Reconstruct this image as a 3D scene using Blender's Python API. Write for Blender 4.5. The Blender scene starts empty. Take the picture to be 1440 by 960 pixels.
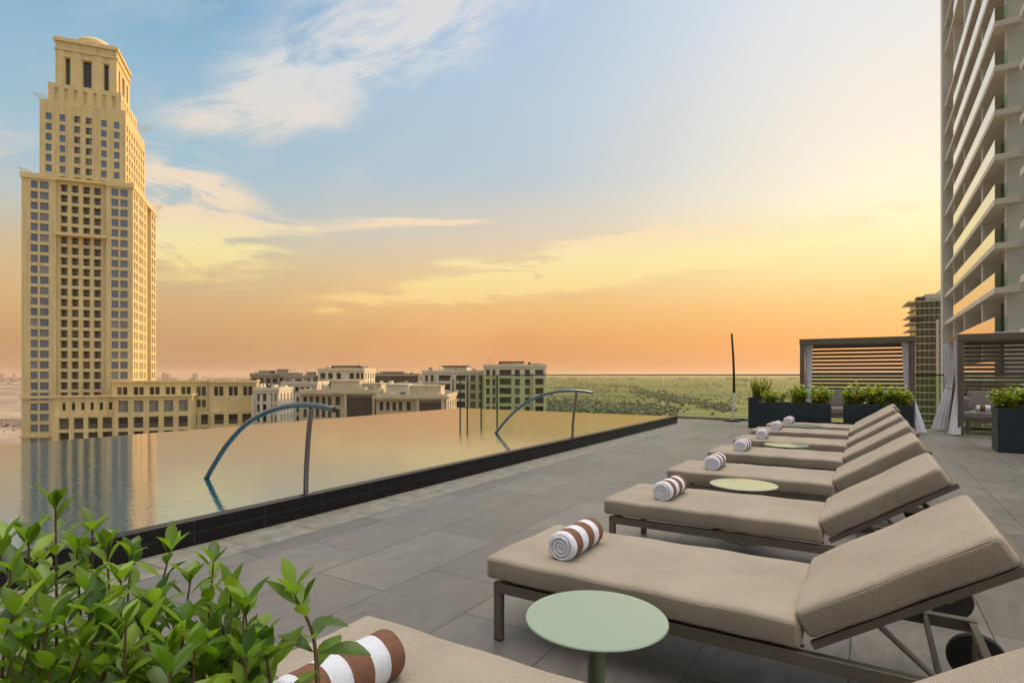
import bpy, math, random
from mathutils import Vector, Matrix
R = math.radians
sc = bpy.context.scene
col = sc.collection
rnd = random.Random(7)

# ------------------------------------------------------------------ camera
cam_d = bpy.data.cameras.new('camera'); cam = bpy.data.objects.new('camera', cam_d); col.objects.link(cam)
cam.location = (0, 0, 1.3); cam.rotation_euler = (R(90), 0, R(32))
cam_d.sensor_width = 36; cam_d.lens = 20.0; cam_d.shift_y = 47/1440
cam_d.clip_start = 0.05; cam_d.clip_end = 150000
sc.camera = cam
sc.view_settings.view_transform = 'Standard'; sc.view_settings.look = 'None'
sc.view_settings.exposure = 0.0; sc.view_settings.gamma = 1.0
try:
    sc.cycles.max_bounces = 8; sc.cycles.transparent_max_bounces = 24
    sc.cycles.volume_bounces = 1
    sc.cycles.sample_clamp_indirect = 6
    sc.cycles.use_denoising = True
except Exception: pass

def lin(c):
    return tuple((x/12.92 if x <= .04045 else ((x+.055)/1.055)**2.4) for x in [v/255 for v in c]) + (1,)

# ------------------------------------------------------------------ sun and sky
SUN_AZ, SUN_EL = 14.0, 10.0          # azimuth measured from +Y towards +X
sd = bpy.data.lights.new('sun', 'SUN'); sun = bpy.data.objects.new('sun', sd); col.objects.link(sun)
sd.energy = 4.2; sd.angle = R(1.5); sd.color = (1.0, .62, .30)
sv = Vector((math.sin(R(SUN_AZ))*math.cos(R(SUN_EL)), math.cos(R(SUN_AZ))*math.cos(R(SUN_EL)), math.sin(R(SUN_EL))))
sun.rotation_euler = (-sv).to_track_quat('-Z', 'Y').to_euler()

W = bpy.data.worlds.new('World'); sc.world = W; W.use_nodes = True
nt = W.node_tree; nt.nodes.clear()
class NT:
    def __init__(s, tree): s.t = tree
    def n(s, kind, **kw):
        nd = s.t.nodes.new(kind)
        for k, v in kw.items(): setattr(nd, k, v)
        return nd
    def lk(s, a, b): s.t.links.new(a, b)
    def put(s, sock, v):
        if isinstance(v, (int, float)): sock.default_value = v
        elif isinstance(v, tuple): sock.default_value = v
        else: s.lk(v, sock)
    def m(s, op, a, b=None, c=None, clamp=False):
        nd = s.n('ShaderNodeMath', operation=op); nd.use_clamp = clamp
        s.put(nd.inputs[0], a)
        if b is not None: s.put(nd.inputs[1], b)
        if c is not None: s.put(nd.inputs[2], c)
        return nd.outputs[0]
    def ss(s, x, a, b, lo=0., hi=1., smooth=True):
        nd = s.n('ShaderNodeMapRange'); nd.interpolation_type = 'SMOOTHSTEP' if smooth else 'LINEAR'
        s.put(nd.inputs['Value'], x); nd.inputs['From Min'].default_value = a; nd.inputs['From Max'].default_value = b
        nd.inputs['To Min'].default_value = lo; nd.inputs['To Max'].default_value = hi
        return nd.outputs[0]
    def mix(s, f, a, b, mode='MIX'):
        nd = s.n('ShaderNodeMix', data_type='RGBA', blend_type=mode)
        s.put(nd.inputs[0], f); s.put(nd.inputs[6], a); s.put(nd.inputs[7], b)
        return nd.outputs[2]
    def ramp(s, f, stops, interp='LINEAR'):
        nd = s.n('ShaderNodeValToRGB'); cr = nd.color_ramp; cr.interpolation = interp
        while len(cr.elements) < len(stops): cr.elements.new(1.0)
        for e, (p, c) in zip(cr.elements, sorted(stops, key=lambda q: q[0])): e.position = p; e.color = c
        s.put(nd.inputs[0], f); return nd.outputs[0]
    def noise(s, vec, scale, detail=4, rough=.55, dist=0.):
        nd = s.n('ShaderNodeTexNoise'); nd.inputs['Scale'].default_value = scale
        nd.inputs['Detail'].default_value = detail; nd.inputs['Roughness'].default_value = rough
        nd.inputs['Distortion'].default_value = dist
        if vec is not None: s.lk(vec, nd.inputs['Vector'])
        return nd.outputs[0]
    def xyz(s, x, y, z=0.):
        nd = s.n('ShaderNodeCombineXYZ'); s.put(nd.inputs[0], x); s.put(nd.inputs[1], y); s.put(nd.inputs[2], z)
        return nd.outputs[0]

w = NT(nt)
tc = w.n('ShaderNodeTexCoord'); sp = w.n('ShaderNodeSeparateXYZ'); w.lk(tc.outputs['Generated'], sp.inputs[0])
dx, dy, dz = sp.outputs
DEG = 180/math.pi
EL = w.m('MULTIPLY', w.m('ARCSINE', dz), DEG)                        # elevation in degrees
AZ = w.m('MULTIPLY', w.m('ARCTAN2', dx, dy), DEG)                    # azimuth from +Y
hl = w.m('SQRT', w.m('ADD', w.m('MULTIPLY', dx, dx), w.m('ADD', w.m('MULTIPLY', dy, dy), 1e-6)))
ga = R(9.0)
TH = w.m('MULTIPLY', w.m('ARCCOSINE', w.m('DIVIDE', w.m('ADD', w.m('MULTIPLY', dx, math.sin(ga)), w.m('MULTIPLY', dy, math.cos(ga))), hl), clamp=False), DEG)
ef = w.m('DIVIDE', EL, 90., clamp=True)
def er(stops): return w.ramp(ef, [(e/90, lin(c)) for e, c in stops])
rR = er([(0,(236,150,92)),(3,(252,172,88)),(6,(253,199,120)),(9,(255,227,158)),(12.5,(255,243,194)),(16,(253,243,214)),(20,(247,237,220)),(25,(240,234,226)),(31,(229,232,235)),(60,(225,218,205))])
rM = er([(0,(212,144,98)),(3,(230,158,94)),(6.5,(241,188,118)),(10,(240,206,154)),(14,(222,208,186)),(19,(189,204,214)),(26,(182,205,224)),(34,(172,199,228)),(60,(220,212,200))])
rL = er([(0,(182,138,104)),(3,(202,156,106)),(6,(216,178,126)),(10,(212,190,150)),(14,(188,200,200)),(18,(165,196,212)),(25,(146,187,211)),(31,(122,172,206)),(60,(205,200,195))])
rB = er([(0,(190,160,130)),(8,(200,178,150)),(20,(170,185,195)),(40,(150,178,205)),(62,(205,200,195))])
c = w.mix(w.ss(TH, 6, 45), rR, rM)
c = w.mix(w.ss(TH, 40, 74), c, rL)
c = w.mix(w.ss(TH, 85, 140), c, rB)
# clouds: streaks of cirrus placed by azimuth and elevation
wv = w.xyz(w.m('MULTIPLY', AZ, .030), w.m('MULTIPLY', EL, .085), 3.7)
warp = w.noise(wv, 1.3, 3)
vx = w.m('ADD', AZ, w.m('MULTIPLY', w.m('SUBTRACT', warp, .5), 9.))
vy = w.m('ADD', EL, w.m('MULTIPLY', w.m('SUBTRACT', warp, .5), 5.))
ca, sa = math.cos(R(24)), math.sin(R(24))
ux = w.m('ADD', w.m('MULTIPLY', vx, ca), w.m('MULTIPLY', vy, sa)); uy = w.m('SUBTRACT', w.m('MULTIPLY', vy, ca), w.m('MULTIPLY', vx, sa))
n1 = w.noise(w.xyz(w.m('MULTIPLY', ux, .055), w.m('MULTIPLY', uy, .16), 1.3), 1.6, 8, .62, .4)
n2 = w.noise(w.xyz(w.m('MULTIPLY', vx, .075), w.m('MULTIPLY', vy, .40), 8.1), 1.6, 9, .64, .5)
def mask(px, py, hx, hy, tilt, gain=1.0):
    azc = math.atan((px-720)/800); elc = math.degrees(math.atan((527-py)/800*math.cos(azc)))
    azd = math.degrees(azc) - 32
    sx = hx/800*math.cos(azc)**2*DEG; sy = hy/800*math.cos(azc)*DEG
    a = w.m('SUBTRACT', AZ, azd); e = w.m('SUBTRACT', EL, elc); ct, st = math.cos(R(tilt)), math.sin(R(tilt))
    X = w.m('DIVIDE', w.m('ADD', w.m('MULTIPLY', a, ct), w.m('MULTIPLY', e, st)), sx)
    Y = w.m('DIVIDE', w.m('SUBTRACT', w.m('MULTIPLY', e, ct), w.m('MULTIPLY', a, st)), sy)
    r2 = w.m('ADD', w.m('MULTIPLY', X, X), w.m('MULTIPLY', Y, Y))
    return w.m('MULTIPLY', w.m('EXPONENT', w.m('MULTIPLY', r2, -1.)), gain)
def addm(lst):
    o = lst[0]
    for q in lst[1:]: o = w.m('ADD', o, q)
    return o
mA = addm([mask(540,40,190,70,22,1.15), mask(400,140,150,48,18,.9), mask(680,-40,150,70,10,.8), mask(10,215,110,50,5,.6), mask(300,170,120,22,8,.5)])
mB = addm([mask(255,265,105,46,-18,1.3), mask(275,345,125,46,2,1.4), mask(600,311,110,7,4,1.5), mask(420,320,90,9,4,.8),
           mask(890,356,140,32,8,1.9), mask(740,390,160,20,8,1.6), mask(1010,352,130,22,3,1.7), mask(1190,322,110,18,12,.9), mask(600,412,150,16,4,.95), mask(462,433,26,7,0,.9), mask(640,370,40,8,4,.8)])
dA = w.m('MULTIPLY', w.ss(w.m('MULTIPLY', mA, w.ss(n1, .33, .66, 0, 1, False)), .10, .85), .86)
dB = w.m('MULTIPLY', w.ss(w.m('MULTIPLY', mB, w.ss(n2, .32, .62, 0, 1, False)), .10, .72), .88)
cl = w.ramp(ef, [(5/90, lin((254,210,128))), (9/90, lin((255,230,155))), (11.5/90, lin((255,240,172))), (14/90, lin((255,226,188))), (19/90, lin((250,230,205))), (27/90, lin((232,229,226)))])
dens = w.m('MAXIMUM', dA, dB)
c = w.mix(w.m('MULTIPLY', dens, .93), c, cl)
# faint mottling of thin high cloud
n3 = w.noise(w.xyz(w.m('MULTIPLY', ux, .03), w.m('MULTIPLY', uy, .09), 5.5), 2.2, 6, .6)
c = w.mix(w.m('MULTIPLY', w.m('MULTIPLY', w.ss(n3, .45, .75), .20), w.ss(TH, 25, 50)), c, cl)
# unseen sky reshaped to light the scene: brighter overhead, dimmer low behind the camera
# (an unseen bright lobe, added off to the right, lights the tower front)
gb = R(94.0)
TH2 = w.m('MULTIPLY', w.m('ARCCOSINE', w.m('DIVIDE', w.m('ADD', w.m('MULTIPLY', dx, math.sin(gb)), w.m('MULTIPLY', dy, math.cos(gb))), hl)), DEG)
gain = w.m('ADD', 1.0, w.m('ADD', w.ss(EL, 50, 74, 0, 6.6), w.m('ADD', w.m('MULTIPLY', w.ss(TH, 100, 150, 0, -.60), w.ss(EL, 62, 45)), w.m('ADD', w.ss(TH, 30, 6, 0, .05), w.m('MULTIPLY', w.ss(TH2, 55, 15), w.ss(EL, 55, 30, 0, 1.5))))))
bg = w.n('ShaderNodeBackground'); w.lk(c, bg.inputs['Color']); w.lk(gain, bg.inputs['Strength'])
sky = w.n('ShaderNodeTexSky'); sky.sky_type = 'NISHITA'; sky.sun_disc = False
sky.sun_elevation = R(SUN_EL); sky.sun_rotation = R(SUN_AZ)
bg2 = w.n('ShaderNodeBackground'); w.lk(sky.outputs[0], bg2.inputs['Color']); bg2.inputs['Strength'].default_value = .10
mx = w.n('ShaderNodeMixShader'); mx.inputs[0].default_value = .04
w.lk(bg.outputs[0], mx.inputs[1]); w.lk(bg2.outputs[0], mx.inputs[2])
wo = w.n('ShaderNodeOutputWorld'); w.lk(mx.outputs[0], wo.inputs['Surface'])
try: W.cycles.sampling_method = 'MANUAL'; W.cycles.sample_map_resolution = 1024
except Exception: pass

# ------------------------------------------------------------------ helpers: pixel geometry
Fv = Vector((-math.sin(R(32)), math.cos(R(32)))); Rv = Vector((math.cos(R(32)), math.sin(R(32))))
def ray(px, d):                                   # ground-plan point seen in column px at depth d
    return Fv*d + Rv*((px-720)/800*d)
def zat(py, d): return 1.3 + (527-py)/800*d

# ------------------------------------------------------------------ helpers: materials
MATS = {}
def mat(name, color, rough=.6, metal=0., var=0., vscale=3., bump=0., bscale=40., ior=1.45, spec=None, coat=0., stretch=None, color2=None, sheen=0., trans=0.):
    if name in MATS: return MATS[name]
    m = bpy.data.materials.new(name); m.use_nodes = True; t = NT(m.node_tree); b = m.node_tree.nodes['Principled BSDF']
    b.inputs['Roughness'].default_value = rough; b.inputs['Metallic'].default_value = metal; b.inputs['IOR'].default_value = ior
    if coat: b.inputs['Coat Weight'].default_value = coat; b.inputs['Coat Roughness'].default_value = .1
    if sheen: b.inputs['Sheen Weight'].default_value = sheen
    if spec is not None: b.inputs['Specular IOR Level'].default_value = spec
    tcn = t.n('ShaderNodeTexCoord'); vec = tcn.outputs['Object']
    if stretch:
        mp = t.n('ShaderNodeMapping'); mp.inputs['Scale'].default_value = stretch; t.lk(vec, mp.inputs[0]); vec = mp.outputs[0]
    c4 = tuple(color)+(1,)
    if var > 0:
        nz = t.noise(vec, vscale, 6, .6)
        lo = tuple(max(0, x*(1-var)) for x in color)+(1,)
        hi = (tuple(color2)+(1,)) if color2 else tuple(min(1, x*(1+var)) for x in color)+(1,)
        t.lk(t.ramp(nz, [(.3, lo), (.7, hi)]), b.inputs['Base Color'])
        t.lk(t.ss(nz, .3, .7, max(0, rough-.08), min(1, rough+.08), False), b.inputs['Roughness'])
    else: b.inputs['Base Color'].default_value = c4
    if bump > 0:
        bp = t.n('ShaderNodeBump'); bp.inputs['Strength'].default_value = bump; bp.inputs['Distance'].default_value = .01
        t.lk(t.noise(vec, bscale, 4, .6), bp.inputs['Height']); t.lk(bp.outputs[0], b.inputs['Normal'])
    MATS[name] = m; return m

# ------------------------------------------------------------------ helpers: meshes
class MB:
    def __init__(s): s.v = []; s.f = []; s.mi = []
    def quad(s, a, b, c, d, mi=0):
        i = len(s.v); s.v += [tuple(a), tuple(b), tuple(c), tuple(d)]; s.f.append((i, i+1, i+2, i+3)); s.mi.append(mi)
    def box(s, x0, x1, y0, y1, z0, z1, mi=0, M=None):
        i = len(s.v); P = [(x0,y0,z0),(x1,y0,z0),(x1,y1,z0),(x0,y1,z0),(x0,y0,z1),(x1,y0,z1),(x1,y1,z1),(x0,y1,z1)]
        if M is not None: P = [tuple(M @ Vector(p)) for p in P]
        s.v += P
        for f in ((0,3,2,1),(4,5,6,7),(0,1,5,4),(1,2,6,5),(2,3,7,6),(3,0,4,7)): s.f.append(tuple(i+k for k in f)); s.mi.append(mi)
    def bbox(s, x0, x1, y0, y1, z0, z1, r=.004, mi=0, M=None):   # box with chamfered edges
        s.rbox(x0, x1, y0, y1, z0, z1, r, 2, 1, 1, mi, M)
    def rbox(s, x0, x1, y0, y1, z0, z1, r, k=4, nx=10, ny=6, mi=0, M=None, puff=0., fn=None):
        hx, hy, hz = (x1-x0)/2, (y1-y0)/2, (z1-z0)/2; c = Vector(((x0+x1)/2, (y0+y1)/2, (z0+z1)/2))
        def ax(h, n):
            a = [-h + r*(1-math.cos(math.pi/2*j/k)) for j in range(k)]
            inner = [-(h-r) + 2*(h-r)*j/n for j in range(n+1)]
            return a + inner + [-q for q in reversed(a)]
        AX, AY, AZ_ = ax(hx, nx), ax(hy, ny), ax(hz, 1); idx = {}
        def vert(i, j, q):
            key = (i, j, q)
            if key in idx: return idx[key]
            p = Vector((AX[i], AY[j], AZ_[q]))
            inn = Vector((max(-(hx-r), min(hx-r, p.x)), max(-(hy-r), min(hy-r, p.y)), max(-(hz-r), min(hz-r, p.z))))
            dl = p - inn
            if dl.length > 1e-9: p = inn + dl.normalized()*r
            if puff:
                g = max(0, 1-(p.x/hx)**4)*max(0, 1-(p.y/hy)**4)
                p.z += puff*g*(1 if p.z > 0 else -.2 if p.z < -hz*.9 else 0)
            p = p + c
            if fn: p = fn(p)
            if M is not None: p = M @ p
            idx[key] = len(s.v); s.v.append(tuple(p)); return idx[key]
        a, b, q = len(AX), len(AY), len(AZ_)
        def F(l): s.f.append(tuple(l)); s.mi.append(mi)
        for i in range(a-1):
            for j in range(b-1):
                F([vert(i,j,0), vert(i,j+1,0), vert(i+1,j+1,0), vert(i+1,j,0)])
                F([vert(i,j,q-1), vert(i+1,j,q-1), vert(i+1,j+1,q-1), vert(i,j+1,q-1)])
            for l in range(q-1):
                F([vert(i,0,l), vert(i+1,0,l), vert(i+1,0,l+1), vert(i,0,l+1)])
                F([vert(i,b-1,l), vert(i,b-1,l+1), vert(i+1,b-1,l+1), vert(i+1,b-1,l)])
        for j in range(b-1):
            for l in range(q-1):
                F([vert(0,j,l), vert(0,j,l+1), vert(0,j+1,l+1), vert(0,j+1,l)])
                F([vert(a-1,j,l), vert(a-1,j+1,l), vert(a-1,j+1,l+1), vert(a-1,j,l+1)])
    def tube(s, pts, r, seg=10, mi=0, cap=True, closed=False):
        pts = [Vector(p) for p in pts]; n = len(pts); rings = []
        rr = r if isinstance(r, (list, tuple)) else [r]*n
        up = None
        for i, p in enumerate(pts):
            if closed: t = (pts[(i+1) % n]-pts[i-1]).normalized()
            else: t = (pts[min(n-1, i+1)]-pts[max(0, i-1)]).normalized()
            if up is None:
                up = Vector((0,0,1)) if abs(t.z) < .9 else Vector((1,0,0))
            a = t.cross(up)
            if a.length < 1e-6: a = t.cross(Vector((0,1,0)))
            a.normalize(); b = a.cross(t).normalized(); up = b
            i0 = len(s.v)
            for k in range(seg):
                g = 2*math.pi*k/seg
                s.v.append(tuple(p + a*(math.cos(g)*rr[i]) + b*(math.sin(g)*rr[i])))
            rings.append(i0)
        m = n if closed else n-1
        for i in range(m):
            A, B = rings[i], rings[(i+1) % n]
            for k in range(seg):
                k2 = (k+1) % seg; s.f.append((A+k, A+k2, B+k2, B+k)); s.mi.append(mi)
        if cap and not closed:
            s.f.append(tuple(rings[0]+k for k in reversed(range(seg)))); s.mi.append(mi)
            s.f.append(tuple(rings[-1]+k for k in range(seg))); s.mi.append(mi)
    def lathe(s, prof, seg=32, c=(0,0,0), axis='z', mi=0, mis=None, fn=None):   # prof: (r, h)
        c = Vector(c); rings = []
        for (r, h) in prof:
            i0 = len(s.v)
            for k in range(seg):
                g = 2*math.pi*k/seg; a, b = r*math.cos(g), r*math.sin(g)
                p = Vector((a, b, h)) if axis == 'z' else Vector((a, h, b))
                if fn: p = fn(p, g)
                s.v.append(tuple(c+p))
            rings.append(i0)
        for i in range(len(prof)-1):
            for k in range(seg):
                k2 = (k+1) % seg; q = (rings[i]+k, rings[i]+k2, rings[i+1]+k2, rings[i+1]+k)
                s.f.append(q if axis == 'z' else tuple(reversed(q))); s.mi.append(mis[i] if mis else mi)
        for rg, pr, fl in ((rings[0], prof[0], True), (rings[-1], prof[-1], False)):
            if pr[0] > 1e-6:
                l = [rg+k for k in range(seg)]
                if fl: l.reverse()
                s.f.append(tuple(l)); s.mi.append((mis[0 if fl else -1]) if mis else mi)
    def facade(s, W_, z0, z1, cols, rows, depth, M, mi=0, rmi=None):
        # wall in local x (0..W) and z; outward is -y; openings (col x row) are real holes with reveals
        if rmi is None: rmi = mi
        xs = sorted({0., W_, *[q for cc in cols for q in cc]}); zs = sorted({z0, z1, *[q for cc in rows for q in cc]})
        isx = lambda a, b: any(abs(a-p) < 1e-6 and abs(b-q) < 1e-6 for p, q in cols)
        isz = lambda a, b: any(abs(a-p) < 1e-6 and abs(b-q) < 1e-6 for p, q in rows)
        def q(*pts, m=mi): s.quad(*[M @ Vector(p) for p in pts], mi=m)
        for za, zb in zip(zs, zs[1:]):
            if not isz(za, zb): q((0,0,za), (W_,0,za), (W_,0,zb), (0,0,zb)); continue
            for xa, xb in zip(xs, xs[1:]):
                if isx(xa, xb):
                    d = depth
                    q((xa,0,za),(xb,0,za),(xb,d,za),(xa,d,za), m=rmi); q((xa,d,zb),(xb,d,zb),(xb,0,zb),(xa,0,zb), m=rmi)
                    q((xa,0,za),(xa,d,za),(xa,d,zb),(xa,0,zb), m=rmi); q((xb,d,za),(xb,0,za),(xb,0,zb),(xb,d,zb), m=rmi)
                else: q((xa,0,za),(xb,0,za),(xb,0,zb),(xa,0,zb))
    def build(s, name, mats, parent=None, smooth=False, angle=35):
        me = bpy.data.meshes.new(name); me.from_pydata(s.v, [], s.f)
        if not isinstance(mats, (list, tuple)): mats = [mats]
        for m in mats: me.materials.append(m)
        if len(mats) > 1: me.polygons.foreach_set('material_index', s.mi)
        if smooth:
            me.polygons.foreach_set('use_smooth', [True]*len(me.polygons))
            try: me.set_sharp_from_angle(angle=R(angle))
            except Exception: pass
        me.update()
        o = bpy.data.objects.new(name, me); col.objects.link(o)
        if parent is not None: o.parent = parent
        return o
def tag(o, label=None, cat=None, group=None, kind=None):
    if label: o['label'] = label
    if cat: o['category'] = cat
    if group: o['group'] = group
    if kind: o['kind'] = kind
    return o
def thing(name, label, cat, loc=(0,0,0), rz=0., group=None):
    o = bpy.data.objects.new(name, None); col.objects.link(o); o.empty_display_size = .2
    o.location = loc; o.rotation_euler = (0,0,rz); return tag(o, label, cat, group)
def dup(root, loc, label, rz=None):
    def cp(o, p=None):
        c_ = o.copy(); col.objects.link(c_)
        if p is not None: c_.parent = p
        for ch in kids[o]: cp(ch, c_)
        return c_
    kids = {}
    def walk(o):
        kids[o] = [k for k in bpy.data.objects if k.parent == o]
        for k in kids[o]: walk(k)
    walk(root); r = cp(root); r.location = loc; r['label'] = label
    if rz is not None: r.rotation_euler = (0,0,rz)
    return r
I4 = Matrix.Identity(4)
def T(x, y, z=0): return Matrix.Translation((x, y, z))
def RZ(a): return Matrix.Rotation(a, 4, 'Z')

# ------------------------------------------------------------------ materials
def deck_material():
    m = bpy.data.materials.new('deck_tiles'); m.use_nodes = True; t = NT(m.node_tree); b = m.node_tree.nodes['Principled BSDF']
    tcn = t.n('ShaderNodeTexCoord'); mp = t.n('ShaderNodeMapping'); mp.inputs['Rotation'].default_value = (0,0,R(90)); mp.inputs['Location'].default_value = (.1,.07,0)
    t.lk(tcn.outputs['Object'], mp.inputs[0]); br = t.n('ShaderNodeTexBrick')
    br.inputs['Scale'].default_value = 1.; br.inputs['Mortar Size'].default_value = .004; br.inputs['Mortar Smooth'].default_value = .2
    br.inputs['Brick Width'].default_value = 1.2; br.inputs['Row Height'].default_value = .6; br.offset = .37; br.inputs['Bias'].default_value = 0.
    br.inputs['Color1'].default_value = (.136,.122,.108,1); br.inputs['Color2'].default_value = (.178,.160,.142,1); br.inputs['Mortar'].default_value = (.055,.05,.045,1)
    t.lk(mp.outputs[0], br.inputs['Vector'])
    mp2 = t.n('ShaderNodeMapping'); mp2.inputs['Scale'].default_value = (5., 2.0, 1); t.lk(tcn.outputs['Object'], mp2.inputs[0])
    st = t.noise(mp2.outputs[0], 2.5, 8, .68, .8); big = t.noise(tcn.outputs['Object'], .7, 5, .6)
    c_ = t.mix(.55, br.outputs['Color'], t.ramp(st, [(.32, (.62,.61,.60,1)), (.68, (1.22,1.2,1.18,1))]), 'MULTIPLY')
    c_ = t.mix(.6, c_, t.ramp(big, [(.3, (.60,.63,.68,1)), (.7, (1.22,1.17,1.10,1))]), 'MULTIPLY')
    t.lk(c_, b.inputs['Base Color'])
    t.lk(t.ss(st, .3, .7, .36, .58, False), b.inputs['Roughness'])
    bp = t.n('ShaderNodeBump'); bp.inputs['Strength'].default_value = .5; bp.inputs['Distance'].default_value = .004
    h = t.m('SUBTRACT', t.m('MULTIPLY', st, .5), t.m('MULTIPLY', br.outputs['Fac'], 1.2)); t.lk(h, bp.inputs['Height']); t.lk(bp.outputs[0], b.inputs['Normal'])
    return m
def water_material():
    m = bpy.data.materials.new('pool_water'); m.use_nodes = True; t = NT(m.node_tree); m.node_tree.nodes.clear()
    tcn = t.n('ShaderNodeTexCoord')
    mp = t.n('ShaderNodeMapping'); mp.inputs['Rotation'].default_value = (0,0,R(35)); mp.inputs['Scale'].default_value = (1., 2.6, 1); t.lk(tcn.outputs['Object'], mp.inputs[0])
    n1 = t.noise(mp.outputs[0], 3.5, 3, .5, .3); n2 = t.noise(tcn.outputs['Object'], 26., 3, .6, .2)
    mp3 = t.n('ShaderNodeMapping'); mp3.inputs['Rotation'].default_value = (0,0,R(8)); mp3.inputs['Scale'].default_value = (4.2, .5, 1); t.lk(tcn.outputs['Object'], mp3.inputs[0])
    sx = t.n('ShaderNodeSeparateXYZ'); t.lk(tcn.outputs['Object'], sx.inputs[0])
    n3 = t.m('MULTIPLY', t.noise(mp3.outputs[0], 3.2, 3, .55, .6), t.ss(sx.outputs[0], -7.6, -5.2))     # small waves set up by the kerb
    bp = t.n('ShaderNodeBump'); bp.inputs['Strength'].default_value = .06; bp.inputs['Distance'].default_value = .02
    t.lk(t.m('ADD', t.m('ADD', t.m('MULTIPLY', n1, .75), t.m('MULTIPLY', n2, .24)), t.m('MULTIPLY', n3, 2.6)), bp.inputs['Height'])
    lw = t.n('ShaderNodeNewGeometry'); dt = t.n('ShaderNodeVectorMath', operation='DOT_PRODUCT'); t.lk(lw.outputs['Incoming'], dt.inputs[0]); t.lk(bp.outputs[0], dt.inputs[1])
    fr = t.m('ADD', .03, t.m('MULTIPLY', t.m('POWER', t.m('SUBTRACT', 1., t.m('ABSOLUTE', dt.outputs['Value'])), 1.8), .97), clamp=True)
    df = t.n('ShaderNodeBsdfDiffuse'); df.inputs[0].default_value = (.006,.11,.165,1)
    gl = t.n('ShaderNodeBsdfGlossy'); gl.inputs['Roughness'].default_value = .035; t.lk(bp.outputs[0], gl.inputs['Normal'])
    mx_ = t.n('ShaderNodeMixShader'); t.lk(fr, mx_.inputs[0]); t.lk(df.outputs[0], mx_.inputs[1]); t.lk(gl.outputs[0], mx_.inputs[2])
    o = t.n('ShaderNodeOutputMaterial'); t.lk(mx_.outputs[0], o.inputs[0]); return m
def kerb_material():
    m = bpy.data.materials.new('black_stone'); m.use_nodes = True; t = NT(m.node_tree); b = m.node_tree.nodes['Principled BSDF']
    tcn = t.n('ShaderNodeTexCoord'); s_ = t.n('ShaderNodeSeparateXYZ'); t.lk(tcn.outputs['Object'], s_.inputs[0])
    # joints: every 0.6 m along the kerb, and one halfway up the face
    fy = t.m('ABSOLUTE', t.m('SUBTRACT', t.m('FRACT', t.m('DIVIDE', s_.outputs[1], .6)), .5))
    jy = t.ss(fy, .4955, .498); fz = t.m('ABSOLUTE', t.m('SUBTRACT', s_.outputs[2], .095)); jz = t.ss(fz, .0028, .0012)
    j = t.m('MAXIMUM', jy, jz)
    nz = t.noise(tcn.outputs['Object'], 14, 6, .6)
    base = t.ramp(nz, [(.3, (.004,.004,.005,1)), (.75, (.012,.011,.012,1))])
    t.lk(t.mix(j, base, (.06,.056,.05,1)), b.inputs['Base Color']); b.inputs['Roughness'].default_value = .36; b.inputs['Specular IOR Level'].default_value = .3
    return m
def glass_material(name, tint, refl=.10, alpha_tint=.0):
    m = bpy.data.materials.new(name); m.use_nodes = True; t = NT(m.node_tree); m.node_tree.nodes.clear()
    tr = t.n('ShaderNodeBsdfTransparent'); tr.inputs[0].default_value = tint+(1,)
    gl = t.n('ShaderNodeBsdfGlossy'); gl.inputs['Roughness'].default_value = .02; gl.inputs[0].default_value = (.9,1,.92,1)
    gm_ = t.n('ShaderNodeNewGeometry'); dt_ = t.n('ShaderNodeVectorMath', operation='DOT_PRODUCT'); t.lk(gm_.outputs['Incoming'], dt_.inputs[0]); t.lk(gm_.outputs['Normal'], dt_.inputs[1])
    fr_ = t.m('ADD', .03, t.m('MULTIPLY', t.m('POWER', t.m('SUBTRACT', 1., t.m('ABSOLUTE', dt_.outputs['Value'])), 5.), .80))
    fr_ = t.m('MULTIPLY', fr_, t.m('SUBTRACT', 1., gm_.outputs['Backfacing']))
    mx_ = t.n('ShaderNodeMixShader'); t.lk(fr_, mx_.inputs[0]); t.lk(tr.outputs[0], mx_.inputs[1]); t.lk(gl.outputs[0], mx_.inputs[2])
    o = t.n('ShaderNodeOutputMaterial'); t.lk(mx_.outputs[0], o.inputs[0]); return m
def fabric_material(name, c1, c2, scale=520.):
    m = bpy.data.materials.new(name); m.use_nodes = True; t = NT(m.node_tree); b = m.node_tree.nodes['Principled BSDF']
    tcn = t.n('ShaderNodeTexCoord'); vec = tcn.outputs['Object']
    wa = t.n('ShaderNodeTexWave'); wa.wave_type = 'BANDS'; wa.bands_direction = 'X'; wa.inputs['Scale'].default_value = scale/6; wa.inputs['Distortion'].default_value = 1.5; t.lk(vec, wa.inputs[0])
    wb = t.n('ShaderNodeTexWave'); wb.wave_type = 'BANDS'; wb.bands_direction = 'Y'; wb.inputs['Scale'].default_value = scale/6; wb.inputs['Distortion'].default_value = 1.5; t.lk(vec, wb.inputs[0])
    wv_ = t.m('MULTIPLY', t.m('ADD', wa.outputs['Fac'], wb.outputs['Fac']), .5)
    fine = t.noise(vec, 130, 4, .75); big = t.noise(vec, 3.5, 4, .6)
    k = t.m('ADD', t.m('MULTIPLY', wv_, .35), t.m('ADD', t.m('MULTIPLY', fine, .45), t.m('MULTIPLY', big, .3)))
    t.lk(t.ramp(k, [(.30, c1+(1,)), (.78, c2+(1,))]), b.inputs['Base Color']); b.inputs['Roughness'].default_value = .88
    b.inputs['Sheen Weight'].default_value = .12
    bp = t.n('ShaderNodeBump'); bp.inputs['Strength'].default_value = .45; bp.inputs['Distance'].default_value = .004
    t.lk(t.m('ADD', wv_, t.m('ADD', t.m('MULTIPLY', big, 2.2), t.m('MULTIPLY', t.noise(vec, 11, 3, .6, .8), 1.0))), bp.inputs['Height']); t.lk(bp.outputs[0], b.inputs['Normal'])
    return m
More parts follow.
